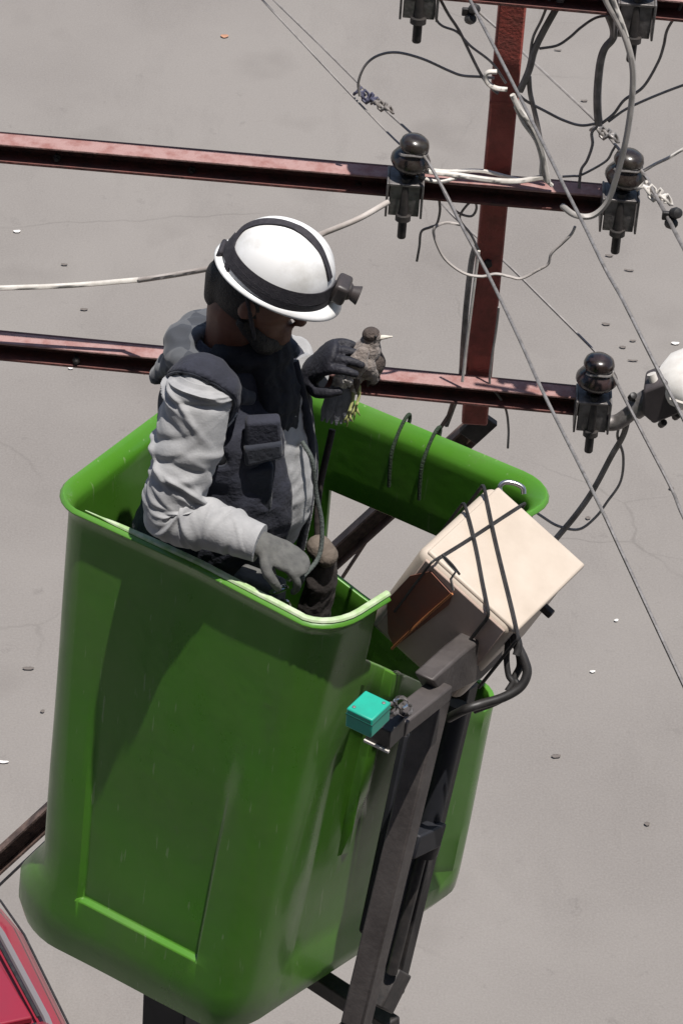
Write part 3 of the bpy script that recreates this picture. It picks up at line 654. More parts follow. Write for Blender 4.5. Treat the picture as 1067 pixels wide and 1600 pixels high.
    for px, py, k in ((499, 1101, 1.0), (604, 1062, 1.0), (470, 1150, 0.5)):
        h_, n_, i_, d_ = bv_.ray_cast(CAM, ray(px, py).normalized())
        if h_ is None: continue
        n_ = n_ if n_.dot(CAM - h_) > 0 else -n_
        link('bolt', *lathe_geo(h_ - n_ * 0.001, [(0.008 * k, 0), (0.008 * k, 0.003), (0.005 * k, 0.006), (0.001, 0.007)], n_, 10), CHROME, r)
    # scuffs through the gelcoat and painted corner glints: thin pale chips on the skin
    SCF = mat('bare_laminate_glint', (0.42, 0.43, 0.36), 0.8, col2=(0.22, 0.28, 0.17), scale=60)
    rnd = random.Random(9)
    for px, py, lx, ly in ((188, 1538, 20, 6), (200, 1552, 12, 4), (174, 1530, 9, 4), (438, 1318, 1.6, 11), (447, 1368, 3, 2), (323, 1268, 9, 1.5), (463, 1285, 1.2, 6), (452, 1025, 6, 1.5), (330, 1170, 5, 1), (250, 1330, 1, 5), (140, 1180, 1, 6)):
        q = []
        for a_ in np.linspace(0, 2 * math.pi, 11)[:-1]:
            h_, n_, i_, d_ = bv_.ray_cast(CAM, ray(px + lx * math.cos(a_) * rnd.uniform(.6, 1.2), py + ly * math.sin(a_) * rnd.uniform(.6, 1.2) + lx * math.cos(a_) * 0.45).normalized())
            if h_ is None: q = []; break
            n_ = n_ if n_.dot(CAM - h_) > 0 else -n_; q.append(h_ + n_ * 0.0022)
        if q: link('scuff_glint', q, [tuple(range(len(q)))], SCF, sh, False)
    return r
BUCK = bucket()

# ================================================================== CONTROL BOX ON THE BUCKET'S OPEN END
def rot_axis(v, axis, deg): return Matrix.Rotation(math.radians(deg), 3, axis) @ v
BXB = V(E2.x, E2.y, 0).normalized(); _e1h = V(E1.x, E1.y, 0).normalized()
BXA = rot_axis(_e1h, BXB, 24); BXC = BXB.cross(BXA).normalized()
if BXC.z > 0: BXC = -BXC
if BXA.z > 0: BXA = rot_axis(_e1h, BXB, -24); BXC = BXB.cross(BXA).normalized(); BXC = BXC if BXC.z < 0 else -BXC
K1 = at_d(655, 858, 7.80); LA, LB, LC = 0.270, 0.305, 0.300
def bxp(a, b, c): return K1 + BXA * a + BXB * b + BXC * c
def control_box():
    r = thing('control_box', bxp(LA / 2, LB / 2, LC), 'tilted cream control box lashed with black cords on the bucket end', 'box')
    o = link('housing', *box_geo(bxp(LA / 2, LB / 2, LC / 2), BXA * (LA / 2), BXB * (LB / 2), BXC * (LC / 2)), CREAM, r)
    bevel(o, 0.024, 5)
    # lid with an overhanging drip edge
    l = link('lid', *box_geo(bxp(LA / 2 + 0.012, LB / 2 + 0.004, 0.004), BXA * (LA / 2 - 0.004), BXB * (LB / 2 - 0.006), BXC * 0.008), CREAM, r); bevel(l, 0.006, 3)
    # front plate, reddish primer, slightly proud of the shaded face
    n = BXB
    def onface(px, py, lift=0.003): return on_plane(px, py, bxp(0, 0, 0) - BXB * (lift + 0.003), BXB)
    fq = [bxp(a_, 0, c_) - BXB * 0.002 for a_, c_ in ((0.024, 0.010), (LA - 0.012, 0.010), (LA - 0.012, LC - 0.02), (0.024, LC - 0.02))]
    fp = link('shade_panel', fq + [p + BXB * 0.006 for p in fq], [(0, 1, 2, 3), (7, 6, 5, 4)] + [(i, i + 4, (i + 1) % 4 + 4, (i + 1) % 4) for i in range(4)], mat('shaded_cream_panel', (0.48, 0.375, 0.32), 0.7, col2=(0.40, 0.30, 0.25), scale=7, bump=0.1), r, True, 30); bevel(fp, 0.004)  # shade on the cream face put into this browner tone
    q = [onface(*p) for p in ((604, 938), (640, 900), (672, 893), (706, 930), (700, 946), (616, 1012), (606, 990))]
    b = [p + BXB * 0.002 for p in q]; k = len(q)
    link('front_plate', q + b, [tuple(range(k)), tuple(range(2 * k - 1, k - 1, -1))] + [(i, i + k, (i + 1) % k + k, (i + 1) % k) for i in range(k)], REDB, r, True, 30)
    link('plate_edge', *tube_geo([onface(706, 928, .006), onface(660, 968, .006), onface(612, 1014, .006)], 0.0032, 6), mat('orange_cord', (0.42, 0.16, 0.06), 0.6), r)
    link('latch', *tube_geo([onface(690, 868, .012), onface(700, 880, .012), onface(712, 893, .012), onface(704, 905, .012), onface(708, 922, .012)], 0.003, 6), CHROME, r)
    def top(px, py, lift=0.011): return on_plane(px, py, bxp(0, 0, 0) - BXC * lift, BXC)
    def cord(p0, p1, rad, sag=0.0):
        q0, q1 = top(*p0), top(*p1); c0 = ((q0 - K1).dot(BXA), (q0 - K1).dot(BXB)); c1 = ((q1 - K1).dot(BXA), (q1 - K1).dot(BXB))
        d_ = (c1[0] - c0[0], c1[1] - c0[1]); t0, t1 = -9, 9
        for c_, dd, lo, hi in ((c0[0], d_[0], -0.004, LA + 0.016), (c0[1], d_[1], -0.006, LB + 0.006)):
            if abs(dd) < 1e-6: continue
            u0, u1 = sorted(((lo - c_) / dd, (hi - c_) / dd)); t0 = max(t0, u0); t1 = min(t1, u1)
        E_ = [(c0[0] + d_[0] * t, c0[1] + d_[1] * t) for t in (t0, t1)]; ln = math.hypot(*d_); dn = (d_[0] / ln, d_[1] / ln)
        P = []
        for k_ in range(9):
            f_ = k_ / 8; P.append(bxp(E_[0][0] + (E_[1][0] - E_[0][0]) * f_ + sag * math.sin(f_ * 5), E_[0][1] + (E_[1][1] - E_[0][1]) * f_, -0.008 - rad + 0.003 * (1 if k_ in (0, 8) else 0)))
        def drop(e_, sg):
            return [bxp(e_[0] + sg * dn[0] * 0.007, e_[1] + sg * dn[1] * 0.007, c_) for c_ in (0.006, 0.05, 0.11, 0.19)]
        tube('lashing_cord', drop(E_[0], -1)[::-1] + P + drop(E_[1], 1), rad, BLACKC, r, 7, 4)
    cord((730, 806), (761, 938), 0.0040, 0.004); cord((762, 788), (798, 950), 0.0042, -0.003); cord((691, 867), (816, 788), 0.0030, 0.001)
    tube('cord_drop', [onface(690, 866, .012), onface(706, 882, .010), onface(718, 898, .010)], 0.003, BLACKC, r, 6, 4)
    # bottom corner hook
    bevel(link('hook', *box_geo(bxp(LA - 0.02, LB * 0.66, LC * 0.28) + BXA * 0.03, BXA * 0.018, BXB * 0.008, BXC * 0.010), DSTEEL, r), 0.003)
control_box()

# ================================================================== BOOM MOUNT
def mount():
    base = loc(0.30, -0.1, -0.35)
    r = thing('boom_mount', base, 'dark steel boom mount with twin posts bolted to the bucket end', 'boom mount')
    pl = loc(0.53, 0, 0); n = E1
    def mp(px, py, off=0.0): return on_plane(px, py, pl + E1 * off, n)
    def bar(name, a, b, wu, wf, m, face=None, bev=0.005):
        t = (b - a).normalized(); f = face or E1; f = (f - t * f.dot(t)).normalized(); s = t.cross(f)
        o = link(name, *box_geo((a + b) / 2, t * ((b - a).length / 2), s * wu, f * wf), m, r); bevel(o, bev); return o
    bar('mount_post', mp(682, 1078), mp(556, 1600), 0.026, 0.028, GSTEEL)
    bar('mount_post', mp(556, 1600), mp(505, 1900), 0.030, 0.032, GSTEEL)
    bar('mount_post', mp(728, 1066, -.07), mp(612, 1552, -.07), 0.024, 0.022, DSTEEL)
    bar('back_plate', mp(706, 1090, -.085), mp(592, 1560, -.085), 0.050, 0.006, BSTEEL)
    q = [(636, 1150), (712, 1110), (640, 1430), (592, 1480), (570, 1460)]  # black sheet added to give the end wall its dark shade
    f = [mp(x, y, -0.12) for x, y in q]; b = [p - E1 * 0.02 for p in f]; k = len(q)
    bevel(link('shade_plate', f + b, [tuple(range(k)), tuple(range(2 * k - 1, k - 1, -1))] + [(i, i + k, (i + 1) % k + k, (i + 1) % k) for i in range(k)], BSTEEL, r, True, 30), 0.006)
    # hydraulic levelling cylinder between the posts
    cy = link('levelling_cylinder', *tube_geo([mp(716, 1100, -.04), mp(660, 1330, -.04)], 0.026, 16), BSTEEL, r)
    link('piston_rod', *tube_geo([mp(660, 1330, -.04), mp(612, 1520, -.04)], 0.013, 12), CHROME if False else DSTEEL, cy)
    link('cylinder_lug', *lathe_geo(mp(664, 1318, -.04), [(0.034, -0.025), (0.036, 0), (0.034, 0.025)], (mp(716, 1100, -.04) - mp(660, 1330, -.04)).normalized(), 14), DSTEEL, cy)
    bar('cylinder_bracket', mp(640, 1320, -.02), mp(682, 1300, -.02), 0.03, 0.02, BSTEEL)
    # head bracket under the box
    q = [(676, 1064), (722, 1022), (768, 986), (790, 1000), (784, 1030), (752, 1062), (706, 1084), (690, 1090)]
    f = [mp(x, y, 0.035) for x, y in q]; b = [p - E1 * 0.05 for p in f]; k = len(q)
    bevel(link('head_bracket', f + b, [tuple(range(k)), tuple(range(2 * k - 1, k - 1, -1))] + [(i, i + k, (i + 1) % k + k, (i + 1) % k) for i in range(k)], GSTEEL, r, True, 30), 0.006)
    # side arm carrying the terminal block
    bar('side_arm', mp(690, 1076, .03), mp(617, 1134, .03), 0.020, 0.026, GSTEEL)
    c = mp(602, 1138, 0.03)
    tm = link('terminal_block', *box_geo(c, _e1h * 0.030, BXB * 0.030, V(0, 0, 0.026)), BLACKC, r); bevel(tm, 0.003)
    link('terminal_edge', *box_geo(c + V(0, 0, -0.028) - BXB * 0.031, _e1h * 0.031, BXB * 0.003, V(0, 0, 0.003)), WHITEC, tm)
    tq = link('turquoise_cap', *box_geo(mp(575, 1116, 0.05), _e1h * 0.032, BXB * 0.036, V(0, 0, 0.025)), TURQ, r); bevel(tq, 0.003); tq['label'] = 'bright turquoise plastic cap'
    tc_ = mp(575, 1116, 0.05)
    link('cap_seam', *box_geo(tc_ + V(0, 0, 0.010), _e1h * 0.0326, BXB * 0.0366, V(0, 0, 0.0014)), mat('dark_turquoise', (0.006, 0.12, 0.09), 0.6), tq)
    for a_, b_ in ((-1, -1), (1, 1)): link('screw', *lathe_geo(tc_ + _e1h * 0.021 * a_ + BXB * 0.024 * b_ + V(0, 0, 0.0245), [(0.004, 0), (0.004, 0.002), (0.001, 0.003)], V(0, 0, 1), 8), GALV, tq)
    for i, (px, py) in enumerate(((612, 1108), (626, 1098), (634, 1108))):
        P = [mp(px + 9 * math.cos(a), py + 9 * math.sin(a), 0.06 + 0.01 * math.sin(2 * a)) for a in np.linspace(0, 5.6, 12)]
        link('shackle', *tube_geo(P, 0.0045, 8), CHROME if i == 1 else GALV, r)
    # lower cross-members and boom tip
    bar('cross_member', loc(0.26, 0.22, -0.03), loc(-0.33, 0.02, -0.06), 0.032, 0.026, DSTEEL, E3)
    bar('cross_member', loc(0.44, -0.10, -0.05), loc(0.10, -0.02, -0.09), 0.024, 0.024, DSTEEL, E3)
    bar('boom_tip', loc(-0.17, -0.12, -0.03), loc(-0.17, -0.12, -0.03) + V(0, 0, -1.5), 0.065, 0.065, BSTEEL, E2)
    bar('boom_arm', loc(-0.17, -0.12, -1.45), loc(-0.17, -0.12, -1.45) + V(-1.2, -2.6, -4.5), 0.09, 0.11, DSTEEL, E2)
    bar('foot_link', mp(600, 1540, -.05), mp(618, 1550, -.05) , 0.05, 0.02, DSTEEL)
mount()
def hose(label, pts, rad, d):
    P = [at_d(x, y, d + (e[0] if e else 0)) for x, y, *e in pts]
    link('hydraulic_hose', *tube_geo(catmull(P, 8), rad, 10), BLACKC, None, True, 60, (label, 'hose', 'black hoses below the box'))
hose('thick black hose looping out right of the cream box', [(782, 975, .1), (800, 985), (806, 1005), (818, 1030), (823, 1052), (812, 1074), (785, 1090), (752, 1100), (728, 1108), (700, 1122, .05)], 0.0105, 7.85)
hose('inner black hose hanging straight below the cream box', [(790, 985, .05), (793, 1000), (791, 1030), (794, 1055), (800, 1066), (792, 1080)], 0.007, 7.86)
hose('middle black hose doubling the loop beside the box', [(776, 985, .08), (795, 992), (808, 1015), (812, 1040), (803, 1060), (806, 1072), (780, 1094), (740, 1110, .02)], 0.0085, 7.88)
hose('upper black hose curl against the box corner', [(770, 990, .06), (784, 980), (798, 978), (804, 990), (810, 1008), (806, 1024)], 0.0085, 7.84)

# ================================================================== WORKER
FA = math.radians(-25)
TF = V(math.cos(FA), math.sin(FA), 0); TL = V(-math.sin(FA), math.cos(FA), 0)      # torso forward / left
Z = V(0, 0, 1)
NECK = at_y(365, 548, 6.40)
PELV = NECK + V(-0.030, 0.0, -0.56)
CH = NECK + TF * 0.005 + V(0, 0, -0.16); WA = NECK + TF * 0.01 + V(0, 0, -0.36)
FLOORZ = loc(OX, OY, 0.185).z
RS = at_y(312, 612, 6.225); RE = at_y(272, 800, 6.13); RW = at_y(398, 846, 6.07); RH = at_y(448, 862, 6.06)
LS = at_y(432, 574, 6.56); LE = at_y(438, 582, 6.65); LW = at_y(483, 584, 6.50); LH = at_y(519, 554, 6.45)
HF0 = V(math.cos(math.radians(-8)), math.sin(math.radians(-8)), 0); HL = V(math.sin(math.radians(8)), math.cos(math.radians(8)), 0)
HF = (HF0 * math.cos(math.radians(19)) - Z * math.sin(math.radians(19))); HU = HF.cross(HL).normalized(); HU = HU if HU.z > 0 else -HU
HC = at_y(431, 432, 6.36)                      # centre of the helmet's base ring
SK = HC - HU * 0.035 - HF * 0.012              # skull centre
def hp(f, l, u): return SK + HF * f + HL * l + HU * u
man = thing('person', V(PELV.x, PELV.y, FLOORZ), 'worker in white helmet, dark vest and grey shirt holding a bird in the bucket', 'person')
def person():
    hip = PELV + V(0, 0, -0.06)
    legs = []
    for s in (-1, 1):
        h = hip + TL * (0.09 * s); f = V(h.x, h.y, FLOORZ + 0.07) + TF * (0.02 + 0.03 * s) + TL * (0.05 * s); kn = h.lerp(f, 0.5) + TF * 0.03
        legs.append((h, kn, f))
    parts = [limb([PELV + V(0, 0, -.05), WA, CH, NECK + V(0, 0, -0.05)], [(0.15, 0.11), (0.145, 0.115), (0.165, 0.115), (0.10, 0.07)], 8, 18, TF),
             limb([CH + TL * 0.12 + V(0, 0, .07), LS], [0.06, 0.055]), limb([CH - TL * 0.12 + V(0, 0, .07), RS], [0.06, 0.055]),
             limb([RS, RE], [0.050, 0.040]), limb([RE, RW], [0.040, 0.020]), limb([LS, LE], [0.050, 0.040]), limb([LE, LW], [0.042, 0.028]),
             limb([NECK + V(-.005, 0, -.04), NECK + V(.005, 0, .04), hp(-0.035, 0, -0.085)], [0.076, 0.070, 0.064]),
             ellipsoid_geo(hp(-0.008, 0, 0.0), HF * 0.098, HL * 0.076, HU * 0.105),
             limb([hp(0.0, 0, -0.06), hp(0.045, 0, -0.085), hp(0.070, 0, -0.098)], [0.062, 0.050, 0.032]),        # jaw and chin
             limb([hp(0.075, 0, -0.005), hp(0.104, 0, -0.045)], [0.010, 0.0145]),                                       # nose
             limb([hp(0.080, -0.022, -0.073), hp(0.088, 0, -0.070), hp(0.080, 0.022, -0.073)], [0.007, 0.009, 0.007]),   # lips
             limb([hp(0.078, -0.035, 0.004), hp(0.090, 0, 0.004), hp(0.078, 0.035, 0.004)], [0.009, 0.010, 0.009])]     # brow
    for s in (-1, 1):
        parts.append(ellipsoid_geo(hp(-0.018, 0.077 * s, -0.022), HF * 0.018, HL * 0.010, HU * 0.030, 12, 8))
    for h, k, f in legs:
        parts += [limb([h, k], [0.080, 0.055]), limb([k, f], [0.055, 0.040]), limb([f - V(0, 0, .02) - TF * .04, f - V(0, 0, .03) + TF * 0.12], [0.035, 0.03])]
    v, f, n = fused(parts, 0.007, 4)
    body = link('body', v, f, SKIN, man, True, 80)
    for s in (-1, 1):
        e = link('eye', *ellipsoid_geo(hp(0.080, 0.030 * s, -0.012), HF * 0.011, HL * 0.013, HU * 0.009, 12, 8), mat('eye_white', (0.5, 0.47, 0.43), 0.3), body)
        link('eyebrow', *tube_geo(catmull([hp(0.086, 0.016 * s, 0.010), hp(0.089, 0.032 * s, 0.014), hp(0.077, 0.050 * s, 0.008)], 5), 0.004, 6), HAIR, body)
    # short black hair under the helmet, beard and dark neck scarf
    v, f, n = fused([ellipsoid_geo(hp(-0.022, 0, -0.004), HF * 0.092, HL * 0.081, HU * 0.100), limb([hp(-0.085, 0, -0.02), hp(-0.080, 0, -0.07)], [0.045, 0.035])], 0.007, 2)
    keep = set(i for i, p in enumerate(v) if (p - SK).dot(HF) < 0.012 or (p - SK).dot(HU) > 0.03)
    f = [q for q in f if all(i in keep for i in q)]; us = sorted({i for q in f for i in q}); m2 = {a: b for b, a in enumerate(us)}
    hr = link('hair', [v[i] for i in us], [tuple(m2[i] for i in q) for q in f], HAIR, man)
    v, f, n = fused([limb([hp(0.052, -0.03, -0.115), hp(0.066, 0, -0.120), hp(0.052, 0.03, -0.115)], [0.026, 0.030, 0.026]), limb([hp(-0.015, -0.066, -0.065), hp(0.045, -0.045, -0.108)], [0.012, 0.022]), limb([hp(-0.015, 0.066, -0.065), hp(0.045, 0.045, -0.108)], [0.012, 0.022])], 0.006, 2)
    link('beard', wrinkle(v, n, 0.004, 60), f, HAIR, man)
    c = NECK + TF * 0.075 + V(0.015, 0, -0.02)
    v, f, n = fused([limb([NECK + TF * 0.02 + TL * 0.065 + V(0, 0, .03), c + V(0, 0, .05), NECK + TF * 0.02 - TL * 0.065 + V(0, 0, .03)], [0.036, 0.045, 0.036]),
                     limb([c + V(0, 0, .03), c + TF * .03 + V(0, 0, -.07), c + TF * 0.045 + V(0, 0, -.16)], [(0.062, .035), (0.07, .03), (0.045, .02)], 6, 14, TF)], 0.008, 3)
    link('neck_scarf', wrinkle(v, n, 0.010, 22), f, mat('navy_scarf', (0.008, 0.009, 0.013), 0.9, col2=(0.014, 0.016, 0.022), scale=20, bump=0.4, bscale=60), man)
    # ---- trousers
    tp = [limb([PELV + V(0, 0, -.12), PELV + V(0, 0, -0.02), WA + V(0, 0, -.06)], [(0.175, 0.135), (0.175, 0.14), (0.165, 0.14)], 6, 18, TF)]
    for h, k, q in legs: tp += [limb([h, k, q + V(0, 0, .02)], [0.100, 0.080, 0.066])]
    v, f, n = fused(tp, 0.010, 3); link('trousers', wrinkle(v, n, 0.010, 12), f, TROUS, man)
    for h, k, q in legs:
        link('boot', *limb([q - TF * 0.05 - V(0, 0, .02), q + TF * 0.15 - V(0, 0, .035)], [0.052, 0.042]), BLACKC, man)
    # ---- shirt: trunk then two sleeves
    v, f, n = fused([limb([PELV + V(0, 0, .06) + TF * .02, WA + TF * 0.028, CH + TF * 0.012, NECK + V(0, 0, -0.06)], [(0.172, 0.145), (0.172, 0.160), (0.180, 0.134), (0.105, 0.085)], 8, 22, TF),
                     limb([CH + TL * 0.11 + V(0, 0, .070), LS], [0.070, 0.060]), limb([CH - TL * 0.11 + V(0, 0, .070), RS], [0.068, 0.058])], 0.008, 4)
    sh = link('shirt', wrinkle(v, n, 0.010, 10, (1, 1, 2.2), 3), f, SHIRT, man, True, 80)
    def sleeve(S, E_, W_, seed, name):
        dU = (E_ - S).normalized(); S0 = S - dU * 0.030 + V(0, 0, .004); mid = S.lerp(E_, 0.55)
        P = catmull([S0, S, mid, E_, E_.lerp(W_, 0.45), W_], 40); R = lerpv([0.052, 0.074, 0.070, 0.063, 0.055, 0.041], len(P))
        rnd = random.Random(int(seed * 10)); FO = []
        for q in range(90):
            sc_ = rnd.choice((rnd.uniform(0.10, 0.95), rnd.gauss(0.58, 0.09), rnd.gauss(0.62, 0.12), rnd.uniform(0.15, 0.5)))
            FO.append((sc_, rnd.uniform(0, 6.283), rnd.choice((-1, 1)) * rnd.uniform(0.01, 0.075), rnd.uniform(0.006, 0.013), rnd.uniform(0.45, 1.3), rnd.uniform(0.07, 0.19) * rnd.choice((1, 1, 1, -0.8))))
        def dp(s, a):
            b = 0.0; a2 = a + 0.25 * noise.noise(V(s * 8, math.cos(a) + seed, math.sin(a)))
            for (sc_, ac, kk, wd, ln, am) in FO:
                da = (a2 - ac + math.pi) % (2 * math.pi) - math.pi; x_ = (s - sc_ - kk * da - 0.02 * math.sin(da * 1.3)) / wd
                if abs(x_) > 3 or abs(da) > 2.6 * ln: continue
                pr = math.exp(-abs(x_) ** 1.3 * 1.3) if x_ < 0 else math.exp(-(x_ * 0.55) ** 2)
                b += am * pr * math.exp(-(da / ln) ** 2)
            return max(-0.10, min(0.26, b)) * (1 - 0.3 * s) + 0.05 * noise.noise(V(s * 7, math.cos(a) * 1.3 + seed, math.sin(a) * 1.3)) + 0.02
        vs, fs = tube_geo(P, R, 84, None, disp=dp)
        o = link(name, vs, fs, SHIRT, man, True, 85)
        t = (W_ - E_).normalized()
        link('cuff', *tube_geo([W_ - t * 0.035, W_ - t * 0.02, W_ + t * 0.012], [0.043, 0.045, 0.043], 24), SHIRT, o)
    sleeve(RS, RE, RW, 1.3, 'sleeve'); sleeve(LS, LE, LW, 5.1, 'sleeve')
    # ---- vest
    v, f, n = fused([limb([CH - TF * 0.045 + V(0, 0, .04), WA - TF * 0.055, PELV - TF * 0.05 + V(0, 0, .04)], [(0.150, 0.105), (0.165, 0.115), (0.17, 0.12)], 6, 20, TF),
                     limb([PELV + V(0, 0, .10) + TF * .015, WA + TF * 0.020, CH + TF * 0.006, NECK + V(0, 0, -0.055)], [(0.190, 0.158), (0.188, 0.168), (0.196, 0.152), (0.125, 0.10)], 8, 22, TF),
                     limb([CH + TL * 0.09 + V(0, 0, .075) - TF * .02, LS.lerp(CH, .12) + V(0, 0, .01)], [0.072, 0.080]), limb([CH - TL * 0.09 + V(0, 0, .075) - TF * .02, RS.lerp(CH, .05) + V(0, 0, -.002)], [0.072, 0.0815])], 0.0075, 5)
    v = wrinkle(v, n, 0.008, 9, (1, 1, 1.6), 8)
    def keepv(p):
        q = p - NECK; fw = q.dot(TF); lt = q.dot(TL); h = q.z
        if fw > 0.03 and -0.045 - 0.02 * max(0, -h) < lt < 0.085 and h < 0.05: return False          # open front
        if q.to_2d().length < 0.075 and h > -0.05: return False                                           # neck hole
        for S_, E_ in ((RS, RE), (LS, LE)):                                                              # armholes
            d_ = (E_ - S_).normalized(); k = (p - S_); al = k.dot(d_); rad = (k - d_ * al).length
            out = (S_ - (CH + V(0, 0, .08))); out.z = 0; out.normalize()
            if k.dot(out) > -0.008 and k.dot(out) * 0.8 + al * 0.6 > -0.004 and rad < 0.16 and al < 0.17: return False
        if h < -0.50: return False
        return True
    ok = [keepv(p) for p in v]; f = [q for q in f if all(ok[i] for i in q)]; us = sorted({i for q in f for i in q}); m2 = {a: b for b, a in enumerate(us)}
    vv = [v[i].copy() for i in us]; ff = [tuple(m2[i] for i in q) for q in f]
    ec = {}
    for q in ff:
        for i in range(len(q)):
            e_ = tuple(sorted((q[i], q[(i + 1) % len(q)]))); ec[e_] = ec.get(e_, 0) + 1
    nb = {}
    for (a_, b_), c_ in ec.items():
        if c_ == 1: nb.setdefault(a_, []).append(b_); nb.setdefault(b_, []).append(a_)
    for it in range(14):
        new = {i: (vv[i] + sum((vv[j] for j in l), V(0, 0, 0)) / len(l)) / 2 for i, l in nb.items() if len(l) == 2}
        for i, p in new.items(): vv[i] = p
    ve = link('vest', vv, ff, VEST, man, True, 80)
    seen = set()
    for st_ in list(nb):                                   # dark piping along every cut edge
        if st_ in seen: continue
        lp = [st_]; seen.add(st_); cur = st_
        while True:
            nx = [j for j in nb[cur] if j not in seen]
            if not nx: break
            cur = nx[0]; seen.add(cur); lp.append(cur)
        if len(lp) > 24:
            pp = [vv[i] for i in lp] + [vv[lp[0]]]
            if (pp[-1] - pp[-2]).length < 0.05: link('piping', *tube_geo(pp, 0.0042, 7), VESTD, ve, True, 70)
    sd = ve.modifiers.new('t', 'SOLIDIFY'); sd.thickness = 0.005; sd.offset = 1
    def vp(px, py, out=0.0):
        """point on the near front panel of the vest"""
        p = on_plane(px, py, WA + TF * 0.12 - TL * 0.13, (TF * 0.55 - TL * 0.83).normalized()); return p + (TF * 0.55 - TL * 0.83).normalized() * out
    def pocket(q, th, m, name, out0=0.0):
        f_ = [vp(x, y, out0 + th) for x, y in q]; b_ = [vp(x, y, out0 - 0.02) for x, y in q]; k = len(q)
        o = link(name, f_ + b_, [tuple(range(k)), tuple(range(2 * k - 1, k - 1, -1))] + [(i, i + k, (i + 1) % k + k, (i + 1) % k) for i in range(k)], m, ve, True, 30); bevel(o, 0.008, 3); return o
    pocket([(384, 655), (438, 652), (440, 700), (430, 708), (382, 712)], 0.016, VEST, 'chest_pocket')
    pocket([(380, 690), (440, 682), (441, 706), (382, 720)], 0.026, VESTD, 'pocket_flap')
    pocket([(352, 738), (428, 726), (424, 800), (350, 812)], 0.010, VESTD, 'lower_pocket')
    # piping along the shoulder yoke
    # ---- hood lying on the shoulders
    P = [NECK + V(0, 0, -0.035) - TL * 0.075 + TF * 0.055, NECK + V(0, 0, .012) - TL * 0.118 - TF * 0.01, NECK - TF * 0.105 - TL * 0.085 + V(0, 0, .022), NECK - TF * 0.130 + V(0, 0, .03), NECK - TF * 0.09 + TL * 0.085 + V(0, 0, .02), NECK + TL * 0.12 + V(0, 0, .01), NECK + TL * 0.09 + TF * .07]
    P = [p + TF * 0.025 + V(0, 0, -0.016) for p in P]
    Q = catmull(P, 8); RR = lerpv([(0.016, 0.018), (0.030, 0.024), (0.038, 0.029), (0.040, 0.029), (0.036, 0.028), (0.030, 0.024), (0.02, 0.02)], len(Q)); Q, RR = round_ends(Q, RR)
    v, f, n = fused([tube_geo(Q, RR, 18, Z), limb([NECK - TF * 0.10 - TL * .04 + V(0, 0, -.01), NECK - TF * 0.140 - TL * .03 + V(0, 0, -.07)], [(0.07, .025), (0.055, .022)], 6, 14, TF)], 0.007, 3)
    link('hood', wrinkle(v, n, 0.012, 16, (1, 1, 1), 2), f, PLAID, man, True, 80)
    # chest harness strap and lanyard
    tube('harness_strap', [NECK + TL * 0.10 + TF * 0.10 + V(0, 0, -.05), NECK + TL * 0.07 + TF * 0.165 + V(0, 0, -.2), NECK + TL * 0.05 + TF * 0.185 + V(0, 0, -.36), NECK + TL * 0.05 + TF * 0.17 + V(0, 0, -.52)], 0.011, VESTD, man, 8, 8)
    P = [at_y(472, 690, 6.34), at_y(488, 720, 6.31), at_y(494, 770, 6.30), at_y(503, 820, 6.28), at_y(498, 870, 6.25), at_y(470, 905, 6.2)]
    tube('lanyard', P, 0.0055, mat('grey_green_webbing', (0.075, 0.088, 0.082), 0.9, bump=0.4, bscale=200), man, 8, 8)
    # belt kit near the hip
    bevel(link('belt_pouch', *box_geo(at_y(405, 925, 6.10), TF * 0.055, TL * 0.03, Z * 0.045), GLOVE, man), 0.012, 3)
    for a_, b_ in (((422, 925), (448, 918)), ((440, 938), (452, 952)), ((450, 905), (460, 900))):
        link('carabiner', *tube_geo(catmull([at_y(*a_, 6.05), at_y((a_[0] + b_[0]) / 2 + 3, (a_[1] + b_[1]) / 2 - 5, 6.04), at_y(*b_, 6.05), at_y((a_[0] + b_[0]) / 2 - 2, (a_[1] + b_[1]) / 2 + 4, 6.05), at_y(*a_, 6.05)], 5), 0.0045, 7), CHROME, man)
person()

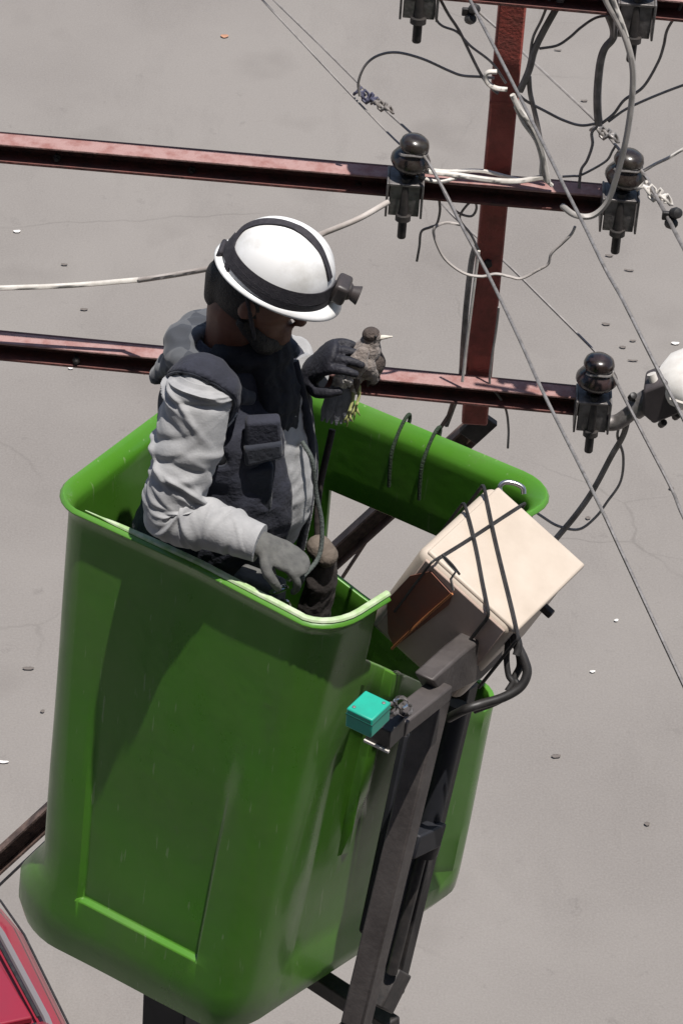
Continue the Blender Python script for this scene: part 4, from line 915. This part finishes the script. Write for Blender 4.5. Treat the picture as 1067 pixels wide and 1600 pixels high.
def hand(name, wrist, palm_dir, palm_n, thumb_side, curl, m, scale=1.0, spread=0.1, label=None, thumbcurl=0.5):
    """palm_dir: wrist -> knuckles; palm_n: the way the palm faces; thumb_side: +/-1 along palm_dir x palm_n"""
    d = palm_dir.normalized(); n = (palm_n - d * palm_n.dot(d)).normalized(); s = d.cross(n) * thumb_side; k = scale
    parts = [limb([wrist - d * 0.03 * k, wrist + d * 0.02 * k], [(0.030 * k, 0.024 * k), (0.034 * k, 0.022 * k)], 4, 14, n),
             limb([wrist + d * 0.015 * k, wrist + d * 0.055 * k, wrist + d * 0.088 * k], [(0.036 * k, 0.018 * k), (0.042 * k, 0.017 * k), (0.040 * k, 0.014 * k)], 6, 16, n)]
    for i, (off, ln) in enumerate(((0.030, 0.074), (0.010, 0.082), (-0.010, 0.076), (-0.029, 0.060))):
        p = wrist + d * 0.085 * k + s * off * k; a = 0.0; dirv = (d + s * (off * spread * 10)).normalized(); P = [p - d * 0.02 * k, p]
        for seg, fr in enumerate((0.45, 0.32, 0.23)):
            a += curl[i % len(curl)] * (0.75, 1.0, 0.7)[seg]
            q = dirv * math.cos(a) + n * math.sin(a); p = p + q * (ln * fr * k); P.append(p)
        parts.append(limb(P, [0.0098 * k, 0.0102 * k, 0.0096 * k, 0.0088 * k, 0.0078 * k], 5, 10))
    b = wrist + d * 0.022 * k + s * 0.030 * k; t1 = (d * 0.55 + s * 0.8 + n * 0.25).normalized(); t2 = (d * 0.9 + s * 0.25 + n * thumbcurl).normalized(); t3 = (d * 0.8 - s * 0.15 + n * (thumbcurl + .3)).normalized()
    parts.append(limb([b - t1 * 0.015 * k, b + t1 * 0.030 * k, b + t1 * 0.03 * k + t2 * 0.032 * k, b + t1 * 0.03 * k + t2 * 0.032 * k + t3 * 0.026 * k], [0.014 * k, 0.0125 * k, 0.0112 * k, 0.009 * k], 5, 10))
    v, f, nn = fused(parts, 0.0030, 2)
    o = link(name, wrinkle(v, nn, 0.0009, 45), f, m, man, True, 85)
    if label: o['label'] = label
    return o
# near hand resting low by the bucket's front wall, palm down, fingers curled over
hand('glove', RW + (RH - RW).normalized() * 0.012, (RH - RW).normalized() + V(0, 0, -0.25), V(-0.25, 0.25, -0.9), -1, (0.66, 0.70, 0.74, 0.80), GLOVE, 0.96, spread=0.5, label='grey knitted work glove')
# far hand gripping the bird's back from behind, thumb on top
hand('glove', LW + (LH - LW).normalized() * 0.005, (LH - LW).normalized() + V(0, -0.1, 0.1), V(0.65, 0.25, -0.7), -1, (0.55, 0.58, 0.62, 0.68), GLOVED, 1.12, spread=0.3, label='dark rubber glove gripping the bird')

def helmet():
    L_, W_, H_ = 0.124, 0.108, 0.132; NU, NV = 64, 22; vs, fs = [], []
    def dome(th, el, off=0.0):
        """th around (0 = forward), el 0 rim .. 1 crown"""
        e = el * math.pi / 2; c = math.cos(e) ** 0.85; f = L_ * math.cos(th) * c; l = W_ * math.sin(th) * c; u = H_ * math.sin(e) ** 0.95
        rid = 0.006 * math.exp(-(l / 0.012) ** 2) * min(1, el * 3) + 0.0035 * math.exp(-((abs(l) - 0.035) / 0.010) ** 2) * min(1, el * 3) * (1 if el < .92 else 0)
        k = 1 + off / 0.12
        return HC + (HF * f + HL * l) * k + HU * ((u + rid) * k)
    for j in range(NV + 1):
        for i in range(NU): vs.append(dome(2 * math.pi * i / NU, min(0.995, j / NV)))
    for j in range(NV):
        for i in range(NU): a = j * NU + i; b = j * NU + (i + 1) % NU; fs.append((a, b, b + NU, a + NU))
    fs.append(tuple(range(NV * NU, (NV + 1) * NU)))
    h = link('helmet', vs, fs, WHITEP, man, True, 60); sd = h.modifiers.new('t', 'SOLIDIFY'); sd.thickness = 0.004; sd.offset = -1
    # brim: narrow all round, peaked in front
    vs, fs = [], []
    for ring in range(5):
        for i in range(NU):
            th = 2 * math.pi * i / NU; pk = max(0, math.cos(th)); wdt = 0.006 + 0.026 * pk ** 3 + 0.010 * max(0, -math.cos(th)) ** 3
            s = ring / 4
            f = L_ * math.cos(th); l = W_ * math.sin(th); o = Vector((f / L_ ** 2, l / W_ ** 2)).normalized()
            drop = -0.016 * s * (0.5 + 0.5 * pk) * s
            vs.append(HC + HF * (f + o.x * wdt * s * (1 if s else 0)) + HL * (l + o.y * wdt * s) + HU * (0.004 + drop))
    for j in range(4):
        for i in range(NU): a = j * NU + i; b = j * NU + (i + 1) % NU; fs.append((a, b, b + NU, a + NU))
    br = link('brim', vs, fs, WHITEP, h, True, 70); sd = br.modifiers.new('t', 'SOLIDIFY'); sd.thickness = 0.005; sd.offset = 0
    # headlamp strap: a loop round the dome, low on the near side and high on the far side
    def band(fn, name, wdt=0.016, n=80, a0=0, a1=2 * math.pi, closed=True):
        vs, fs = [], []
        for i in range(n):
            th = a0 + (a1 - a0) * i / n if closed else a0 + (a1 - a0) * i / (n - 1); e = fn(th); de = wdt / 0.2
            for k, o in ((-.5, .0035), (.5, .0035), (.5, .0005), (-.5, .0005)): vs.append(dome(th, min(.98, max(0.0, e + k * de)), o))
        m_ = n if closed else n - 1
        for i in range(m_):
            a = i * 4; b = ((i + 1) % n) * 4
            for k in range(4): fs.append((a + k, a + (k + 1) % 4, b + (k + 1) % 4, b + k))
        return link(name, vs, fs, STRAP, h, True, 40)
    from mathutils.bvhtree import BVHTree
    o_ = root_loc(h); bv_ = BVHTree.FromPolygons([v.co + o_ for v in h.data.vertices], [tuple(p.vertices) for p in h.data.polygons])
    def ribbon(pts, wd, name):
        C_ = catmull([Vector((x, y, 0)) for x, y in pts], 6); P_, N_ = [], []
        for q in C_:
            hh, nn, i_, d_ = bv_.ray_cast(CAM, ray(q.x, q.y).normalized())
            if hh is None: continue
            nn = nn if nn.dot(hh - HC) > 0 else -nn; P_.append(hh); N_.append(nn)
        vs, fs = [], []; k = len(P_)
        for i in range(k):
            t_ = (P_[min(i + 1, k - 1)] - P_[max(0, i - 1)]).normalized(); sd_ = t_.cross(N_[i]).normalized()
            for a_, b_ in ((-.5, .0035), (.5, .0035), (.5, -.001), (-.5, -.001)): vs.append(P_[i] + sd_ * (wd * a_) + N_[i] * b_)
        for i in range(k - 1):
            for j in range(4): fs.append((i * 4 + j, i * 4 + (j + 1) % 4, i * 4 + 4 + (j + 1) % 4, i * 4 + 4 + j))
        fs += [(3, 2, 1, 0), tuple(range((k - 1) * 4, k * 4))]
        return link(name, vs, fs, STRAP, h, True, 40)
    ribbon([(354, 424), (361, 398), (368, 375), (384, 356), (412, 347), (446, 350), (476, 364), (498, 388), (510, 415), (515, 436)], 0.017, 'lamp_strap')
    band(lambda t: 0.17, 'lamp_strap', 0.028, 60, math.pi * 0.97, 2 * math.pi, False)
    band(lambda t: 0.08 + 0.04 * math.sin(t * 2), 'lower_strap', 0.018)
    # lamp body at the front
    c = dome(0.0, 0.14, 0.010)
    lb = link('headlamp', *box_geo(c + HF * 0.006 + HU * 0.004, HF * 0.016, HL * 0.030, HU * 0.024), LAMPP, h); bevel(lb, 0.008, 3)
    ax = (HF + HU * 0.06).normalized()
    link('lamp_barrel', *lathe_geo(c + HF * 0.015 + HU * 0.006, [(0.018, 0), (0.020, 0.008), (0.016, 0.014), (0.018, 0.020), (0.022, 0.031), (0.020, 0.032), (0.014, 0.026)], ax, 18), LAMPP, lb)
    link('lens', *lathe_geo(c + HF * 0.015 + HU * 0.006, [(0.018, 0.0275), (0.012, 0.0290), (0.002, 0.0295)], ax, 16), mat('lens_glass', (0.10, 0.10, 0.11), 0.08, coat=0.6), lb)
    # rear buckle and nape cradle
    bk = link('rear_buckle', *box_geo(dome(math.pi, 0.04, 0.006) - HU * 0.012, HF * 0.006, HL * 0.026, HU * 0.020), STRAP, h); bevel(bk, 0.005)
    tube('chin_strap', [hp(-0.03, -0.082, 0.015), hp(0.005, -0.080, -0.045), hp(0.035, -0.055, -0.108), hp(0.045, 0, -0.135), hp(0.035, 0.055, -0.108), hp(0.005, 0.080, -0.045), hp(-0.03, 0.082, 0.015)], 0.0045, STRAP, h, 6, 6)
helmet()

# ================================================================== BIRD
def bird():
    D = 6.47
    P = lambda x, y, o=0.0: at_y(x, y, D + o)
    T0, B0, B1, B2, H0 = P(538, 604), P(548, 590), P(562, 566), P(574, 546), P(580, 526)
    r = thing('bird', P(546, 640), 'brown-grey bird with pale beak and blue-grey tail held in the gloved hand', 'bird')
    # trunk, neck and head as one skin
    v, f, n = fused([limb([T0, B0, B1, B2, P(579, 534), H0], [0.016, 0.025, 0.034, 0.031, 0.021, 0.017], 8, 16),
                     limb([P(560, 560, -.02), P(573, 572, -.02), P(584, 590, -.01)], [0.020, 0.022, 0.014], 6, 14),
                     ellipsoid_geo(P(581, 525), V(0.022, 0, 0), V(0, 0.018, 0), V(0, 0, 0.019), 16, 10)], 0.0045, 3)
    v = wrinkle(v, n, 0.0035, 55, (1, 1, 1), 1)
    FE = mat('brown_grey_feathers', (0.24, 0.205, 0.182), 0.8, col2=(0.13, 0.105, 0.093), scale=45, bump=0.6, bscale=130, sheen=0.2)
    FD = mat('dark_brown_feathers', (0.050, 0.038, 0.033), 0.8, col2=(0.085, 0.065, 0.055), scale=60, bump=0.6, bscale=130)
    FW_ = mat('white_feathers', (0.50, 0.48, 0.45), 0.9, col2=(0.32, 0.30, 0.29), scale=50, bump=0.6, bscale=130)
    FT = mat('blue_grey_feathers', (0.22, 0.228, 0.255), 0.75, col2=(0.16, 0.168, 0.19), scale=40, bump=0.3, bscale=160)
    b = link('body', v, f, FE, r, True, 85)
    link('crown', *ellipsoid_geo(P(580, 523, -.001), V(0.0205, 0, 0), V(0, 0.0195, 0), V(0, 0, 0.0175), 16, 10), FD, b)
    link('eye', *ellipsoid_geo(P(587, 526, -.018), V(0.0035, 0, 0), V(0, 0.003, 0), V(0, 0, 0.0035), 8, 6), BLACKC, b)
    link('beak', *limb([P(586, 528), P(598, 527, -.005), P(612, 526, -.01)], [(0.0085, 0.007), (0.006, 0.005), (0.002, 0.002)], 5, 10, Z), mat('pale_horn', (0.66, 0.62, 0.54), 0.45), r)
    # folded wings: overlapping feather blades
    def blade(a, c, wd, m, name, par, up=V(0, -1, 0.3), bend=0.004):
        Q = catmull([a, a.lerp(c, 0.5) + up * bend, c], 6); RR = lerpv([(wd * 0.55, 0.0022), (wd, 0.0026), (wd * 0.9, 0.0022), (wd * 0.25, 0.0012)], len(Q))
        return link(name, *tube_geo(Q, RR, 8, up), m, par)
    wg = link('wing', *merge(limb([P(566, 552, -.035), P(558, 570, -.046), P(552, 590, -.040)], [(0.016, .010), (0.024, .010), (0.014, .006)], 6, 12, V(0, -1, .3))), FE, r)
    for i in range(7):
        blade(P(566 - i * 1.6, 560 + i * 2, -.044), P(546 + i * 3.0 - 4, 602 + (i % 3) * 5, -.038 - i * .001), 0.0085, FD if i % 2 else FE, 'flight_feather', wg)
    wg2 = link('wing', *merge(limb([P(585, 552, .0), P(590, 570, -.01), P(584, 596, -.01)], [(0.018, .012), (0.022, .012), (0.010, .006)], 6, 12, V(0.6, -0.6, .3))), FD, r)
    for i in range(4): blade(P(588, 566 + i * 4, -.016), P(574 + i * 5, 604 - i * 3, -.016), 0.008, FD, 'flight_feather', wg2)
    # ruffled white rump
    gs = []
    rnd = random.Random(3)
    for i in range(26):
        a = P(528 + rnd.random() * 26, 582 + rnd.random() * 18, -.03 - rnd.random() * .02); c = a + V(rnd.uniform(-.02, .016), rnd.uniform(-.012, .004), rnd.uniform(-.028, .008))
        gs.append(limb([a, a.lerp(c, .5) + V(0, -.004, .003), c], [(0.007, .002), (0.0085, .0025), (0.003, .0015)], 3, 6, V(0, -1, .2)))
    link('rump_down', *merge(*gs), FW_, r)
    # tail: fan of six long feathers
    for i in range(7):
        k = i - 3; blade(P(534 + k * 3.2, 598, -.025 - .003 * (i % 2)), P(525 + k * 7.5, 664 - abs(k) * 2.0, -.045 - .003 * (i % 2)), 0.0125, FT, 'tail_feather', r)
    YL = mat('yellow_green_leg_skin', (0.32, 0.33, 0.13), 0.6)
    for x0, y0, x1, y1, o in ((552, 606, 545, 644, -.06), (560, 604, 556, 634, -.05)):
        a, c = P(x0, y0, -.03), P(x1, y1, o); lg = link('leg', *limb([a, a.lerp(c, .5) + V(.004, 0, 0), c], [0.0055, 0.0035, 0.003], 5, 8), YL, r)
        for dx_, dy_ in ((-9, 16), (-3, 22), (6, 15), (4, -6)):
            e = P(x1 + dx_, y1 + dy_, o - .004); link('toe', *limb([c, c.lerp(e, .55) + V(0, -.006, .002), e], [0.0027, 0.0026, 0.0012], 4, 7), YL, lg)
bird()

# dark canvas tool bag hanging inside the bucket's back wall
def bag():
    c = at_y(502, 905, 6.38); r = thing('tool_bag', c + V(0, 0, -.12), 'dark brown canvas tool bag hanging inside the bucket behind the glove', 'bag')
    m = mat('dark_brown_canvas', (0.022, 0.018, 0.017), 0.9, col2=(0.04, 0.03, 0.027), scale=16, bump=0.4, bscale=60)
    v, f, n = fused([limb([c + V(0, 0, .085), c + V(0, 0, .0), c + V(-.012, 0, -.11)], [(0.020, .03), (0.030, .05), (0.034, .05)], 6, 16, E2)], 0.006, 2)
    link('pouch', wrinkle(v, n, 0.006, 20), f, m, r)
    link('flap', *limb([c + V(-.01, -.01, .10), c + V(.008, -.02, .085)], [(0.03, .03), (0.026, .03)], 4, 14, E2), mat('tan_canvas', (0.13, 0.105, 0.085), 0.9, bump=.4, bscale=80), r)
    tube('bag_strap', [c + V(-.015, .02, .10), c + V(-.02, .06, .2), c + V(0, .12, .34)], 0.008, m, r, 8, 6)
bag()

# ================================================================== RED CAR AT THE KERB
def car():
    P0 = at_z(16, 1366, 0.85)                       # far right corner of the nose
    dirv = (at_z(95, 1600, 0.85) - at_z(30, 1440, 0.85)); dirv.z = 0; dirv.normalize()      # nose -> tail
    side = V(dirv.y, -dirv.x, 0)
    if side.x > 0: side = -side                     # towards the car's left (off frame)
    r = thing('parked_car', V(P0.x, P0.y, 0) + dirv * 2.1 + side * 0.85, 'red car on the asphalt cut off at the bottom left corner', 'car')
    CP = mat('red_car_paint', (0.25, 0.016, 0.032), 0.35, coat=0.5, col2=(0.22, 0.02, 0.035), scale=3)
    GL = mat('dark_car_glass', (0.012, 0.016, 0.022), 0.06, coat=0.5); TR = mat('grey_trim', (0.17, 0.155, 0.16), 0.6)
    def cp(x, y, z): return V(P0.x, P0.y, 0) + dirv * x + side * y + V(0, 0, z)   # x from nose, y from right flank
    W = 1.70
    # lower body loft
    prof = [(0.0, 0.45, 0.60, 0.16), (0.06, 0.32, 0.74, 0.06), (0.35, 0.26, 0.84, 0.02), (1.25, 0.24, 0.95, 0.0), (2.2, 0.24, 0.96, 0.0), (3.3, 0.24, 0.98, 0.0), (4.0, 0.30, 0.96, 0.03), (4.22, 0.42, 0.88, 0.10)]
    vs, fs = [], []; N = 14
    for x, zb, zt, ins in prof:
        for k in range(N):
            a = 2 * math.pi * k / N + math.pi / N; cy = math.copysign(abs(math.cos(a)) ** 0.35, math.cos(a)); cz = math.copysign(abs(math.sin(a)) ** 0.35, math.sin(a))
            vs.append(cp(x, W / 2 + cy * (W / 2 - ins), (zb + zt) / 2 + cz * (zt - zb) / 2))
    for i in range(len(prof) - 1):
        for k in range(N): a = i * N + k; b = i * N + (k + 1) % N; fs.append((a, b, b + N, a + N))
    fs += [tuple(range(N - 1, -1, -1)), tuple(range((len(prof) - 1) * N, len(prof) * N))]
    bd = link('body', vs, fs, CP, r, True, 40)
    # bonnet panel, proud of the body, with the shut line showing at either side
    def panel(pts, th, m, name, par):
        f_ = [cp(*p) for p in pts]; b_ = [p - V(0, 0, th) for p in f_]; k = len(pts)
        o = link(name, f_ + b_, [tuple(range(k)), tuple(range(2 * k - 1, k - 1, -1))] + [(i, i + k, (i + 1) % k + k, (i + 1) % k) for i in range(k)], m, par, True, 30); bevel(o, 0.012, 2); return o
    panel([(0.10, 0.32, 0.790), (0.12, W - 0.32, 0.790), (0.6, W - 0.27, 0.915), (1.22, W - 0.22, 0.985), (1.22, 0.22, 0.985), (0.6, 0.27, 0.915)], 0.05, CP, 'bonnet', bd)
    link('trim_strip', *tube_geo([cp(0.06, 0.215, 0.775), cp(0.5, 0.185, 0.895), cp(1.24, 0.150, 0.972), cp(2.0, 0.16, 1.0)], 0.022, 8), TR, bd)
    link('shut_line', *tube_geo([cp(0.10, 0.262, 0.80), cp(0.5, 0.232, 0.918), cp(1.24, 0.195, 0.995)], 0.010, 6), BLACKC, bd)
    link('shut_line', *tube_geo([cp(0.10, 0.085, 0.765), cp(0.5, 0.060, 0.868), cp(1.3, 0.045, 0.955), cp(2.4, 0.045, 0.965)], 0.007, 6), BLACKC, bd)
    # cabin
    cab = [(1.22, 0.12, 0.95), (1.22, W - 0.12, 0.95), (3.9, W - 0.12, 0.95), (3.9, 0.12, 0.95), (1.95, 0.24, 1.45), (1.95, W - 0.24, 1.45), (3.3, W - 0.24, 1.45), (3.3, 0.24, 1.45)]
    o = link('cabin', [cp(*p) for p in cab], [(0, 1, 5, 4), (1, 2, 6, 5), (2, 3, 7, 6), (3, 0, 4, 7), (4, 5, 6, 7), (3, 2, 1, 0)], CP, r, True, 30); bevel(o, 0.05, 3)
    def glass(pts, name): 
        c4 = [cp(*p) for p in pts]; n_ = (c4[1] - c4[0]).cross(c4[3] - c4[0]).normalized()
        cen = sum(c4, V(0, 0, 0)) / 4; ctr = cp(2.5, W / 2, 1.1); n_ = n_ if n_.dot(cen - ctr) > 0 else -n_
        vs = [p + n_ * 0.012 for p in c4] + [p - n_ * 0.02 for p in c4]
        link(name, vs, [(0, 1, 2, 3), (7, 6, 5, 4)] + [(i, (i + 1) % 4, (i + 1) % 4 + 4, i + 4) for i in range(4)], GL, o, True, 30)
    glass([(1.29, 0.22, 0.995), (1.29, W - 0.22, 0.995), (1.88, W - 0.31, 1.40), (1.88, 0.31, 1.40)], 'windscreen')
    glass([(3.84, 0.22, 0.99), (3.84, W - 0.22, 0.99), (3.36, W - 0.31, 1.40), (3.36, 0.31, 1.40)], 'rear_window')
    for y0, y1 in ((0.13, 0.225), (W - 0.13, W - 0.225)):
        glass([(1.55, y0, 1.0), (2.5, y0, 1.0), (2.5, y1, 1.39), (2.02, y1, 1.39)], 'side_window'); glass([(2.6, y0, 1.0), (3.6, y0, 1.0), (3.25, y1, 1.39), (2.6, y1, 1.39)], 'side_window')
    for x in (0.78, 3.35):
        for y, s in ((0.06, -1), (W - 0.06, 1)):
            wl = link('wheel', *lathe_geo(cp(x, y, 0.30), [(0.19, -0.09), (0.28, -0.09), (0.30, -0.06), (0.30, 0.06), (0.28, 0.09), (0.19, 0.09)], side, 24), BLACKC, r)
            link('rim', *lathe_geo(cp(x, y, 0.30), [(0.03, 0.085 * s), (0.10, 0.07 * s), (0.19, 0.088 * s), (0.19, 0.0)], side, 20), GALV, wl)
    for y in (0.28, W - 0.28):
        link('headlight', *ellipsoid_geo(cp(0.10, y, 0.66), dirv * 0.08, side * 0.16, V(0, 0, 0.07), 14, 8), mat('lamp_glass', (0.6, 0.6, 0.6), 0.1, coat=.5), r)
    link('bumper', *tube_geo(catmull([cp(0.16, 0.03, 0.45), cp(-0.03, 0.35, 0.45), cp(-0.06, W / 2, 0.45), cp(-0.03, W - 0.35, 0.45), cp(0.16, W - 0.03, 0.45)], 6), 0.10, 12), CP, r)
car()

# ================================================================== LITTER
def litter(px, py, L_, W_, ang, m, label, k):
    L_ *= 0.62; W_ *= 0.8; c = at_z(px, py, 0.006); a = V(math.cos(ang), math.sin(ang), 0); b = V(-a.y, a.x, 0); vs, fs = [], []; n = 7
    rnd = random.Random(k)
    for i in range(n):
        s = i / (n - 1) * 2 - 1; wd = W_ * (1 - s * s) ** 0.6 + 0.002
        for j in (-1, 0, 1): vs.append(c + a * (L_ * s) + b * (wd * j * rnd.uniform(.8, 1.15)) + V(0, 0, 0.004 * abs(j) + 0.006 * s * s))
    for i in range(n - 1):
        for j in range(2): q = i * 3 + j; fs.append((q, q + 1, q + 4, q + 3))
    o = link('fallen_leaf' if 'leaf' in label else 'litter_scrap', vs, fs, m, None, True, 80, (label, 'leaf' if 'leaf' in label else 'litter', 'litter on the asphalt'))
    sd = o.modifiers.new('t', 'SOLIDIFY'); sd.thickness = 0.001
LB = mat('dry_brown_leaf', (0.14, 0.122, 0.11), 0.9, col2=(0.11, 0.095, 0.085), scale=30); LW_ = mat('white_paper', (0.65, 0.63, 0.60), 0.8); LO = mat('orange_leaf', (0.40, 0.21, 0.13), 0.8)
LT = [(351, 57, .055, .03, .1, LO, 'orange leaf alone on the asphalt near the top'), (27, 362, .045, .02, .2, LW_, 'white paper scrap at the left edge above the white cable'),
      (111, 576, .03, .012, .2, LW_, 'tiny pale scrap under the lower left crossarm'), (228, 583, .03, .012, .5, LW_, 'tiny pale scrap just left of the worker shoulder'),
      (101, 414, .04, .014, .0, LB, 'thin brown leaf above the white cable at left'), (132, 484, .045, .016, .1, LB, 'brown leaf below the white cable at left'),
      (951, 400, .05, .015, .0, LB, 'brown leaf right of the loop wire, highest of the right-hand leaves'), (982, 423, .06, .013, -.1, LB, 'long brown leaf second down on the right'),
      (946, 507, .05, .018, -.1, LB, 'dark leaf above the lowest insulator'), (988, 533, .04, .012, .1, LB, 'small leaf right of the lowest insulator top'),
      (972, 543, .04, .016, .0, LB, 'small dark leaf nearest the lowest insulator'), (988, 564, .06, .010, .0, LB, 'thin pale brown leaf left of the street lamp'),
      (1054, 537, .05, .02, .1, LW_, 'white scrap above the street lamp'), (45, 1045, .06, .018, .1, LB, 'brown leaf left of the bucket'),
      (67, 1112, .025, .014, .7, LB, 'small dark leaf close to the bucket left side'), (5, 1191, .06, .012, .0, LW_, 'white scrap at the left edge beside the bucket'),
      (871, 79, .05, .010, .0, LB, 'thin leaf behind the cables at the top right'), (912, 158, .045, .015, .1, LB, 'dark leaf under the wire at upper right'),
      (948, 665, .02, .02, .6, LB, 'small dark leaf by the lamp cable'), (1048, 764, .03, .02, .3, LB, 'dark leaf by the right edge wire'), (918, 810, .03, .018, .2, LB, 'dark leaf beside the wire right of box'),
      (1010, 1288, .03, .02, .4, LB, 'dark speck of leaf low on the right'), (868, 1182, .05, .02, .2, LB, 'faint leaf right of the bucket mount'), (925, 1050, .03, .012, .2, LW_, 'tiny pale scrap right of the hose loop'), (962, 970, .025, .012, .5, LW_, 'pale speck right of the cream box')]
for i, t_ in enumerate(LT): litter(*t_, i)
